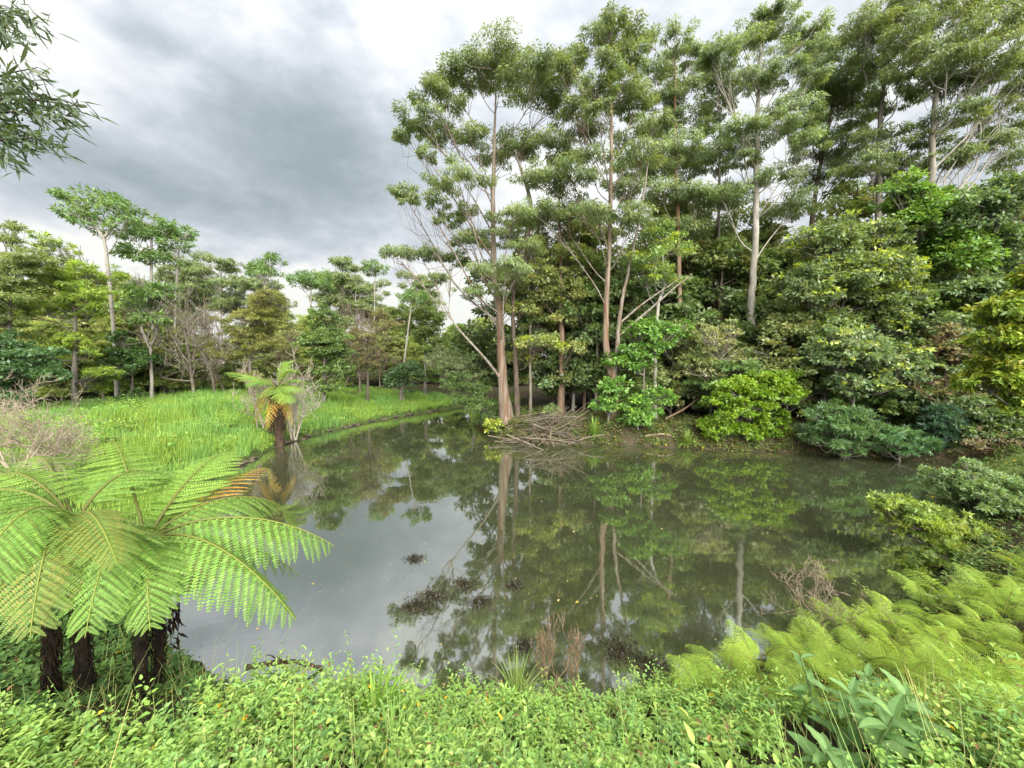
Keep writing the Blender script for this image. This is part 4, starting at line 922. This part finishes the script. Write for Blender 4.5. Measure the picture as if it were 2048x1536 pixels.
# the old tree fern on the far side
ce = at(556, 778, 17.6)
fe = thing('tree_fern', (ce[0], ce[1], gz(ce[0], ce[1])), 'old tree fern with a stout shaggy brown trunk at the grassy waterline', 'tree fern')
rng = np.random.default_rng(405)
b = Buf()
for dx, w in ((0, 7), (-7, 4.5), (5, 4.5)):
    foot = at(560 + dx * .4, 888, 17.6); foot[2] = gz(foot[0], foot[1]) - .1
    P = spline([foot, at(556 + dx, 830, 17.6), at(553 + dx * 1.1, 785, 17.6)], 16)
    R = np.interp(np.linspace(0, 1, 16), (0, .2, 1), (w * 1.3, w, w * .9))[:, None] * mpp(800, 17.6) * (1 + rng.normal(size=(16, 12)) * .12)
    add_tube(b, P, R, 12, (2.6, 2.5, 2.3))
for k in range(170):
    a = rng.uniform(0, 6.28); h = rng.uniform(.3, 1)
    q = at(556, 885 - 105 * h, 17.6) + np.array((math.cos(a), math.sin(a), 0)) * rng.uniform(.14, .27)
    add_tube(b, [q, q + np.array((math.cos(a) * .12, math.sin(a) * .12, -.25)), q + np.array((math.cos(a) * .1, math.sin(a) * .1, -rng.uniform(.3, .7)))], (.02, .016, .005), 4, (2.6, 2.4, 2.1))
link('trunk', b.mesh('fern_trunk', BARK_FERN, np.array(fe.location)), fe)
for k, (tp, lf, pl, pn) in enumerate([((592, 742, 17.2), .5, .42, PINNA_Y), ((604, 762, 17.0), .3, .4, PINNA), ((600, 785, 16.6), .35, .5, PINNA_Y), ((575, 808, 16.2), .35, .55, PINNA_Y), ((450, 745, 17.4), .3, .5, PINNA_Y), ((490, 770, 17), .4, .5, PINNA), ((575, 725, 18), .5, .45, PINNA_Y), ((505, 850, 17.2), .5, .4, PINNA_D), ((480, 760, 18.5), .5, .5, PINNA), ((510, 820, 17.8), .4, .4, PINNA_D), ((532, 862, 17.0), .35, .35, PINNA_D), ((585, 850, 17.0), .3, .3, PINNA_D), ((520, 795, 16.8), .35, .4, PINNA_O)]):
    frond(fe, ce, at(*tp), lf, pl * 1.3, 470 + k, pn, False, 15, r=.03)
print('ferns', time.time() - T0)

# ------------------------------------------------------------------ bracken on the right bank
def bracken_frond(seed, cols):
    rng = np.random.default_rng(seed); b = Buf(); cols = np.asarray(cols)
    t = np.linspace(0, 1, 14)[:, None]
    R = np.concatenate([t * 1.0, t * 0, .75 * t - .62 * t ** 2.2], 1)     # unit frond along +X rising then arching over
    add_tube(b, R, np.linspace(.011, .003, 14), 4, (.12, .13, .03))
    npair = 12
    for k in range(npair):
        f = .28 + .71 * (k + .5) / npair; x = f * 13; i0 = min(int(x), 12); q = R[i0] + (R[i0 + 1] - R[i0]) * (x - i0)
        tg = norm(R[i0 + 1] - R[i0]); ff = (f - .28) / .72; ln = .40 * (1 - ff) ** .8 + .03
        for s in (-1, 1):
            d = norm(tg * .5 + np.array((0, s * 1., -.14)) + rng.normal(size=3) * .06)
            n = max(5, int(ln * 40)); tt = np.linspace(.06, 1, n)
            base = q + d * (tt * ln)[:, None] - np.array((0, 0, 1.)) * (.40 * ln * tt ** 2)[:, None]
            up = norm(np.cross(d, np.cross((0, 0, 1.), d)))
            sd_ = np.cross(up, d)
            for s2 in (-1, 1):
                pl = (.07 * (ln / .42) ** .6) * (1 - tt ** 1.8) ** .8 + .01
                D = sd_ * s2 + d * .35 + rng.normal(size=(n, 3)) * .07 - np.array((0, 0, .12))
                add_leaves(b, base, D, np.tile(up, (n, 1)) + rng.normal(size=(n, 3)) * .12, pl, np.full(n, .014), jit_col(rng, (1, 1, 1), n, .15, .1) * cols[rng.integers(0, len(cols), n)], fold=.1, wide=.3)
    return b.mesh('bracken_frond', LEAF_SOFT)
BRK = [bracken_frond(500 + k, c) for k, c in enumerate([[(.155, .235, .03), (.14, .22, .03)], [(.18, .24, .034), (.15, .225, .03)], [(.135, .215, .03), (.155, .23, .034)], [(.12, .19, .03), (.14, .205, .034)]])]
BRK_B = bracken_frond(520, [(.22, .13, .03), (.17, .10, .025), (.20, .17, .03)])
rb_ = np.random.default_rng(530)
def bracken(x, y, s, label, kinds, n=5, group='bracken on the right bank'):
    r = thing('bracken_fern', (x, y, gz(x, y) - .03), label, 'fern', group)
    for k in range(n):
        o = link('frond', kinds[rb_.integers(0, len(kinds))], r)
        a = k * 6.283 / n + rb_.normal() * .35; q = s * rb_.uniform(.6, 1.25)
        o.rotation_euler = (rb_.normal() * .35, -rb_.uniform(-.15, .75), a); o.scale = (q, q, q)
        o.location = (0, 0, s * rb_.uniform(.0, .5))
    return r
bx, by = [], []
tries = 0
while len(bx) < 125 and tries < 9000:
    tries += 1
    x = rb_.uniform(1.9, 8.6); y = rb_.uniform(2.0, 6.6)
    d = float(pond_dist(np.array([x]), np.array([y]))[0])
    if d < .12 or x > 1.5 * y + .9 or (x < 3.6 and y < 3.4 - (x - 2.2) * .3) or (y < 2.5) or (y > 4.0 + .23 * x): continue
    if any((x - a) ** 2 + (y - c) ** 2 < .27 ** 2 for a, c in zip(bx, by)): continue
    bx.append(x); by.append(y)
for k, (x, y) in enumerate(zip(bx, by)):
    bracken(x, y, rb_.uniform(.34, .55), 'bright yellow-green bracken clump in the bed of ferns at the right', BRK)
bracken(5.15, 3.05, .55, 'russet brown dying bracken clump at the lower right edge', [BRK_B], 5)

# ------------------------------------------------------------------ broad-leaved weeds, tussocks
def big_leaf(seed, cols, nseg=13):
    """unit leaf along +X with a midrib fold, pointed oval"""
    rng = np.random.default_rng(seed); b = Buf()
    t = np.linspace(0, 1, nseg); w = .19 * np.sin(math.pi * np.clip(t, 0, 1) ** .8) ** .85 + .002
    z = .10 * t - .30 * t ** 2
    mid = np.stack([t, 0 * t, z], 1)
    c = np.asarray(cols)
    for s in (-1, 1):
        e = np.stack([t, s * w * (1 + rng.normal(size=nseg) * .04), z + w * .28 + .016 * np.sin(t * 19 + s) * np.sin(math.pi * t) + rng.normal(size=nseg) * .005], 1)
        V = np.concatenate([mid, e]); F = [(k, k + 1, nseg + k + 1, nseg + k) for k in range(nseg - 1)]
        b.add(V, F, c * np.concatenate([1.06 + .10 * (np.arange(nseg) % 2), .92 + rng.normal(size=nseg) * .07])[:, None])
    add_tube(b, mid - np.array((0, 0, .004)), np.linspace(.009, .002, nseg), 3, c * 1.25)
    return b.mesh('leaf', LEAF_SOFT, smooth_=True)
TOB = [big_leaf(540 + k, c) for k, c in enumerate([(.085, .155, .055), (.072, .138, .047), (.098, .168, .062)])]
rt = np.random.default_rng(550)
def tobacco(x, y, H, n, s, label):
    z = gz(x, y); r = thing('broad_leaved_weed', (x, y, z), label, 'plant', 'broad-leaved weeds on the near bank')
    b = Buf(); top = np.array((rt.normal() * .08, rt.normal() * .08, H)); P = spline([(0, 0, -.05), (top[0] * .3, top[1] * .3, H * .5), top], 8)
    add_tube(b, P, np.linspace(.014, .006, 8), 6, (.11, .17, .07)); link('stem', b.mesh('stem', LEAF_SOFT), r)
    for k in range(n):
        f = .30 + .70 * (k + .5) / n; p = P[min(7, int(f * 7.99))]
        o = link('leaf', TOB[k % 3], r); o.location = p; q = s * (1.15 - .62 * f) * rt.uniform(.7, 1.15)
        o.rotation_euler = (rt.normal() * .2, -.05 - .5 * f ** 2 + rt.normal() * .22, k * 2.4 + rt.normal() * .2); o.scale = (q, q, q)
for k, (u, v, Y, H, n, s, lab) in enumerate([
    (1665, 1470, 2.55, .58, 18, .34, 'tall broad-leaved grey-green weed at the top of its patch, near the bracken'),
    (1735, 1440, 2.8, .58, 18, .34, 'broad-leaved grey-green weed crowded against the bracken'),
    (1790, 1500, 2.5, .6, 17, .34, 'broad-leaved grey-green weed furthest right in its patch'),
    (1625, 1536, 2.2, .5, 16, .34, 'lowest broad-leaved grey-green weed, cut by the bottom edge'),
    (1700, 1530, 2.3, .6, 17, .36, 'broad-leaved grey-green weed in the middle of its patch'),
    (1590, 1400, 2.95, .62, 10, .26, 'small broad-leaved weed where the weeds meet the bracken')]):
    p = at(u + 40, v, Y); tobacco(p[0], p[1], H * .9, n, s * .84, lab)
def tussock(name, label, x, y, n, L, w, cols, seed, group=None, spread=.9, z=None):
    rng = np.random.default_rng(seed); z = gz(x, y) - .02 if z is None else z
    b = Buf(); cols = np.asarray(cols)
    for k in range(n):
        a = rng.uniform(0, 6.28); l = L * rng.uniform(.6, 1.2); o = np.array((math.cos(a), math.sin(a), 0)); e = rng.uniform(.15, 1) * spread
        t = np.linspace(0, 1, 7)[:, None]; C = o * .05 * rng.random() + o * l * e * t ** 1.5 + np.array((0, 0, 1.)) * l * (t * (1.15 - .25 * e) - .75 * e * t ** 2.3)
        s = np.array((-math.sin(a), math.cos(a), 0)); ww = (w * rng.uniform(.7, 1.2) * np.sin(np.pi * (.18 + .80 * t)))
        V = np.concatenate([C - s * ww * .5, C + s * ww * .5]); F = [(i, i + 1, 7 + i + 1, 7 + i) for i in range(6)]
        b.add(V, F, cols[rng.integers(0, len(cols))] * rng.uniform(.8, 1.2))
    r = thing(name, (x, y, z), label, 'grass clump', group); link('blades', b.mesh('blades', LEAF_SOFT), r)
    return r
tussock('strap_leaf_clump', 'strap-leaved grass clump arching among the near weeds', at(735, 1400, 3.1)[0], 3.25, 90, .62, .032, [(.10, .19, .025), (.085, .17, .025), (.13, .21, .04)], 561)
tussock('strap_leaf_clump', 'smaller strap-leaved clump below the arching one', at(790, 1460, 2.8)[0], 2.75, 60, .5, .032, [(.08, .16, .03), (.10, .18, .04)], 562)
tussock('grass_tussock', 'thin upright grass tussock by the russet twig bush', .05, 3.8, 110, .62, .010, [(.12, .19, .05), (.15, .19, .07)], 563, spread=.6)
tussock('grass_tussock', 'thin seeding grass tussock near the bottom right corner', at(1850, 1500, 2.6)[0], 2.6, 90, .6, .010, [(.12, .19, .05), (.22, .20, .08)], 564, spread=.8)
tussock('reed_tussock', 'green strap-leaved tussock hanging down the bank right of the driftwood', 3.9, 18.25, 130, .95, .05, [(.075, .13, .025), (.09, .15, .03)], 565, 'strap-leaved tussocks on the far bank', 1.1)
tussock('reed_tussock', 'green strap-leaved tussock hanging to the water below the tan-trunked gum', 8.05, 17.45, 120, .8, .05, [(.085, .13, .03), (.10, .15, .03)], 566, 'strap-leaved tussocks on the far bank', 1.1)

# ------------------------------------------------------------------ driftwood, stones, floating things
rd = np.random.default_rng(600)
dx, dy = 1.85, 18.25
heap = thing('driftwood_heap', (dx, dy, gz(dx, dy)), 'tangled heap of pale driftwood branches on the point below the gums', 'driftwood')
for k in range(210):
    L = rd.uniform(.5, 1.5) if k > 26 else rd.uniform(1.6, 3.2)
    cx = dx + rd.normal() * (.85 if k > 26 else .9); cy = dy + rd.normal() * .5 + .15
    hb = .55 * math.exp(-((cx - dx - .4) / 1.2) ** 2) * rd.random()
    cz = max(gz(cx, cy), .05) + hb + .05
    a = rd.normal() * .7 + (.35 if k % 2 else -.5); e = rd.normal() * .22 + (.25 if cy > dy else -.22)
    d = np.array((math.cos(a) * math.cos(e), math.sin(a) * .6, math.sin(e)))
    if k % 5 == 0: d = norm(np.array((rd.normal() * .5, -.6, .75)))
    s = rd.normal(size=3) * L * .06
    P = spline([np.array((cx, cy, cz)) - d * L / 2, np.array((cx, cy, cz)) + s, np.array((cx, cy, cz)) + d * L / 2 + s * .5], 6)
    r0 = rd.uniform(.012, .026) if k > 26 else rd.uniform(.025, .05)
    b = Buf(); t = rd.uniform(.3, .8); add_tube(b, P, np.linspace(r0, r0 * .5, 6), 5, (t, t * .93, t * .86))
    link('stick', b.mesh('stick', DEAD, np.array(heap.location), True), heap)
def log(name, label, pts, rad, col, seed, cat='log'):
    rng = np.random.default_rng(seed); p = np.asarray(pts, float); o = thing(name, p[0], label, cat)
    b = Buf(); P = spline(p, 14); R = np.interp(np.linspace(0, 1, 14), np.linspace(0, 1, len(rad)), rad)[:, None] * (1 + rng.normal(size=(14, 9)) * .07)
    add_tube(b, P, R, 9, col); link('trunk', b.mesh('log', DEAD, p[0], True), o)
    bb = Buf()
    for k in range(4):
        i0 = rng.integers(3, 12); d = norm(rng.normal(size=3) + np.array((0, 0, .4)))
        add_tube(bb, [P[i0], P[i0] + d * .2, P[i0] + d * .42 + rng.normal(size=3) * .05], np.array((.3, .2, .08)) * rad[0], 5, col)
    link('branch_stubs', bb.mesh('stubs', DEAD, p[0], True), o)
log('fallen_log', 'weathered fallen log lying in the water behind the tree fern', [at(300,1148,7.4)*np.array((1,1,0))+np.array((0,0,.05)), at(370,1135,7.5)*np.array((1,1,0))+np.array((0,0,.08)), at(455,1122,7.8)*np.array((1,1,0))+np.array((0,0,.03))], (.13,.12,.10), (.95,.8,.65), 611)
log('fallen_branch', 'dark fallen branch slanting into the water beside the near weeds', [(-3.3,4.5,.35),(-2.9,4.75,.22),(-2.55,4.9,.0)], (.035,.03,.022), (.35,.28,.24), 612, 'branch')
log('fallen_branch', 'bare fallen limb propped against the tan-trunked gum', [at(1330,838,19.5), at(1365,820,19.8), at(1400,795,20.2)], (.06,.05,.03), (.8,.65,.5), 613, 'branch')
log('exposed_root', 'long pale root snaking along the far bank edge', [at(1290,872,18.1), at(1330,868,18.0), at(1365,880,17.8), at(1395,868,17.9)], (.05,.05,.045,.03), (.9,.8,.7), 614, 'root')
# stones along the grassy waterline
STONE = bark_mat('stone', (0.06, 0.047, 0.035), (0.12, 0.095, 0.07), (0.045, 0.04, 0.03), (6, 6, 6), .5, .5)
def stone_mesh(seed):
    rng = np.random.default_rng(seed); b = Buf(); n, mseg = 7, 8
    P = np.stack([np.zeros(n), np.zeros(n), np.linspace(-.5, .5, n)], 1); prof = np.array((.05, .7, 1, 1.02, .95, .7, .05)) * .5
    add_tube(b, P, prof[:, None] * (1 + rng.normal(size=(n, mseg)) * .16), mseg, (1, 1, 1))
    return b.mesh('stone', STONE)
SM = [stone_mesh(620 + k) for k in range(4)]
shore = POND[36:47]
for k in range(40):
    i0 = rd.integers(0, len(shore) - 1); f = rd.random(); p = shore[i0] + (shore[i0 + 1] - shore[i0]) * f
    x, y = p[0] - abs(rd.normal()) * .12, p[1] + rd.normal() * .06
    o = link('bank_stone', SM[k % 4]); s = rd.uniform(.14, .40)
    o.location = (x, y, .0 + rd.random() * .08); o.scale = (s * 1.3, s, s * .4); o.rotation_euler = (rd.normal() * .15, rd.normal() * .15, rd.uniform(0, 6.28))
    tag(o, 'flat brown stone at the foot of the grassy bank', 'stone', 'stones along the grassy waterline')
# dark water weed breaking the surface
for k, (u, v, R, lab) in enumerate([(835,1215,.34,'largest dark water weed clump, at the left of the floating weeds'),(870,1195,.3,'dark water weed clump touching the largest one'),(930,1170,.28,'dark water weed clump in the middle of the pond'),(1030,1172,.2,'small round dark water weed clump alone in mid pond'),
      (960,1205,.26,'thin dark water weed clump below the mid pond clump'),(1045,1295,.22,'dark water weed clump near the near bank'),(1240,1300,.4,'dark water weed clump behind the russet twig bush'),(830,1118,.2,'small faint water weed clump farthest out'),(1300,1330,.3,'dark water weed clump close to the near bank right of the russet bush')]):
    t = CAM_H / (sp_ + (v - 768) / 770 * cp_); p = at(u, v, t * (cp_ - (v - 768) / 770 * sp_))
    R *= .8; n = int(300 * R / .24); rng = np.random.default_rng(640 + k)
    q = rng.normal(size=(n, 2)) * R * .42; P = np.stack([p[0] + q[:, 0] * 1.25, p[1] + q[:, 1], rng.uniform(-.01, .02, n)], 1)
    D = rng.normal(size=(n, 3)); D[:, 2] = np.abs(D[:, 2]) * .9
    b = Buf(); add_leaves(b, P, D, rng.normal(size=(n, 3)) + np.array((0, 0, .8)), rng.uniform(.04, .1, n), rng.uniform(.012, .022, n), jit_col(rng, (.022, .020, .011), n, .5, .3))
    o = thing('water_weed', (p[0], p[1], 0), lab, 'water weed', 'water weed clumps'); link('foliage', b.mesh('water_weed', LEAF, np.array((p[0], p[1], 0))), o)
# specks and leaves afloat
n = 2600; rng = np.random.default_rng(660)
x = rng.uniform(-8, 12, n); y = 4.6 + rng.random(n) ** 1.5 * 13
k = (pond_dist(x, y) < -.1) & ((wob(x * .8, y * .9) > .05) | (rng.random(n) < .2)); x, y = x[k], y[k]; n = len(x)
D = rng.normal(size=(n, 3)); D[:, 2] = 0
Cs = np.array([(.30, .22, .12), (.10, .07, .04), (.36, .30, .18), (.05, .04, .03), (.30, .24, .03)])[rng.integers(0, 5, n)]
b = Buf(); ls = rng.uniform(.008, .03, n) * np.where(rng.random(n) < .04, 2.6, 1); add_leaves(b, np.stack([x, y, np.full(n, .006)], 1), D, np.tile((0, 0, 1.), (n, 1)), ls, ls * .6, Cs, fold=.02)
tag(link('floating_litter', b.mesh('floating_litter', LEAF)), 'specks of leaf litter floating on the pond', 'litter', kind='stuff')
# small white marker board under the trees
sg = thing('marker_board', on_ground(1387, 828, 21.5), 'small white marker board on a stake at the edge of the wood', 'sign')
b = Buf(); add_tube(b, [(0, 0, 0), (0, 0, .32)], (.02, .02), 6, (.5, .45, .4)); link('stake', b.mesh('stake', DEAD), sg)
m, g = new_mat('white_board'); pb = g.n('ShaderNodeBsdfPrincipled', {'Base Color': g.mix(g.noise(g.n('ShaderNodeNewGeometry').outputs['Position'], 14, 3), (.42, .42, .40), (.55, .55, .53)), 'Roughness': .6}); g.n('ShaderNodeOutputMaterial', {0: pb.outputs[0]})
b = Buf(); V = np.array([(sx * .13, sy * .01 - .03, .38 + sz * .08) for sz in (-1, 1) for sx, sy in ((-1, -1), (1, -1), (1, 1), (-1, 1))])
b.add(V, [(0, 1, 5, 4), (1, 2, 6, 5), (2, 3, 7, 6), (3, 0, 4, 7), (4, 5, 6, 7), (3, 2, 1, 0)], (1, 1, 1)); link('board', b.mesh('board', m), sg)

# ------------------------------------------------------------------ the tree whose branches hang in at the upper left
def willow_leaf(seed, c):
    b = Buf(); t = np.linspace(0, 1, 6); w = .062 * np.sin(math.pi * np.clip(t * .96 + .02, 0, 1)); cv = .10 * t ** 2
    V = np.concatenate([np.stack([t, -w + cv, -.12 * t ** 2], 1), np.stack([t, 0 * t + cv, -.12 * t ** 2 - .008], 1), np.stack([t, w + cv, -.12 * t ** 2], 1)])
    F = [(k, k + 1, 6 + k + 1, 6 + k) for k in range(5)] + [(6 + k, 6 + k + 1, 12 + k + 1, 12 + k) for k in range(5)]
    b.add(V, F, c); return b.mesh('leaf', LEAF)
WL = [willow_leaf(k, c) for k, c in enumerate([(.030, .052, .022), (.038, .060, .024), (.026, .044, .022), (.045, .062, .026)])]
ro = np.random.default_rng(700)
ob = np.array((-7.6, 3.4, gz(-7.6, 3.4) - .1))
ot = thing('overhanging_tree', ob, 'dark narrow-leaved tree whose twigs hang in at the upper left corner', 'tree')
b = Buf(); TP, _ = trunk_tube(b, [ob, ob + np.array((.1, .1, 2.5)), ob + np.array((.3, .2, 5)), ob + np.array((.5, .1, 7.5))], [.2, .17, .13, .06], 10, ro, (1, 1, 1), .4)
link('trunk', b.mesh('trunk', BARK_BROWN, ob, True), ot)
leafc = 0
rest = Buf()
for (u, v, Y, hu, hv, hy, nl) in [(85, 45, 3.9, -60, 30, 4.2, 50), (40, 70, 3.8, -90, 60, 4.1, 50), (75, 135, 3.6, -70, 190, 4, 42), (170, 215, 3.7, -60, 205, 4, 60), (140, 240, 3.7, -60, 230, 4, 46), (95, 200, 3.8, -80, 215, 4.2, 44), (130, 285, 3.6, -60, 290, 4, 44), (70, 270, 3.8, -80, 270, 4.2, 50), (25, 320, 3.7, -90, 300, 4.1, 60), (10, 250, 3.9, -90, 250, 4.3, 50), (0, 30, 3.9, -100, 20, 4.2, 60), (10, 160, 4.0, -100, 170, 4.4, 40)]:
    e = at(u, v, Y); s = at(hu, hv, hy); i0 = int(np.argmin(np.abs(TP[:, 2] - s[2] + .6)))
    B = spline([TP[i0], (TP[i0] + s) / 2 + np.array((0, 0, .15)), s, (s + e) / 2 + np.array((0, 0, .05)), e], 18)
    b = Buf(); add_tube(b, B, np.linspace(.022, .003, 18), 5, (.6, .55, .5)); br = link('branch', b.mesh('branch', BARK_BROWN, ob, True), ot)
    for k in range(nl * 2):
        f = ro.uniform(.6, 1.0); x_ = f * 17; j0 = min(int(x_), 16); q = B[j0] + (B[j0 + 1] - B[j0]) * (x_ - j0); tg = norm(B[j0 + 1] - B[j0])
        d = tg * .55 + ro.normal(size=3) * .5 + np.array((.15, 0, -.35)); nn = ro.normal(size=3) + np.array((0, 0, .6)); sc = ro.uniform(.12, .21)
        q = q + ro.normal(size=3) * .05
        if leafc < 296:
            o = link('leaf', WL[k % 4], br); place_on(o, q, d, nn, (sc, sc, sc), ob); leafc += 1
        else:
            add_leaves(rest, q[None], np.array([d]), np.array([nn]), np.array([sc]), np.array([sc * .15]), np.array([(.032, .054, .022)]))
o = link('foliage', rest.mesh('foliage', LEAF, ob), ot); tag(o, kind='stuff')

tris = sum(len(me.loops) - 2 * len(me.polygons) for me in bpy.data.meshes)
print('TRIS', tris, 'objects', len(bpy.data.objects), 'time', time.time() - T0)
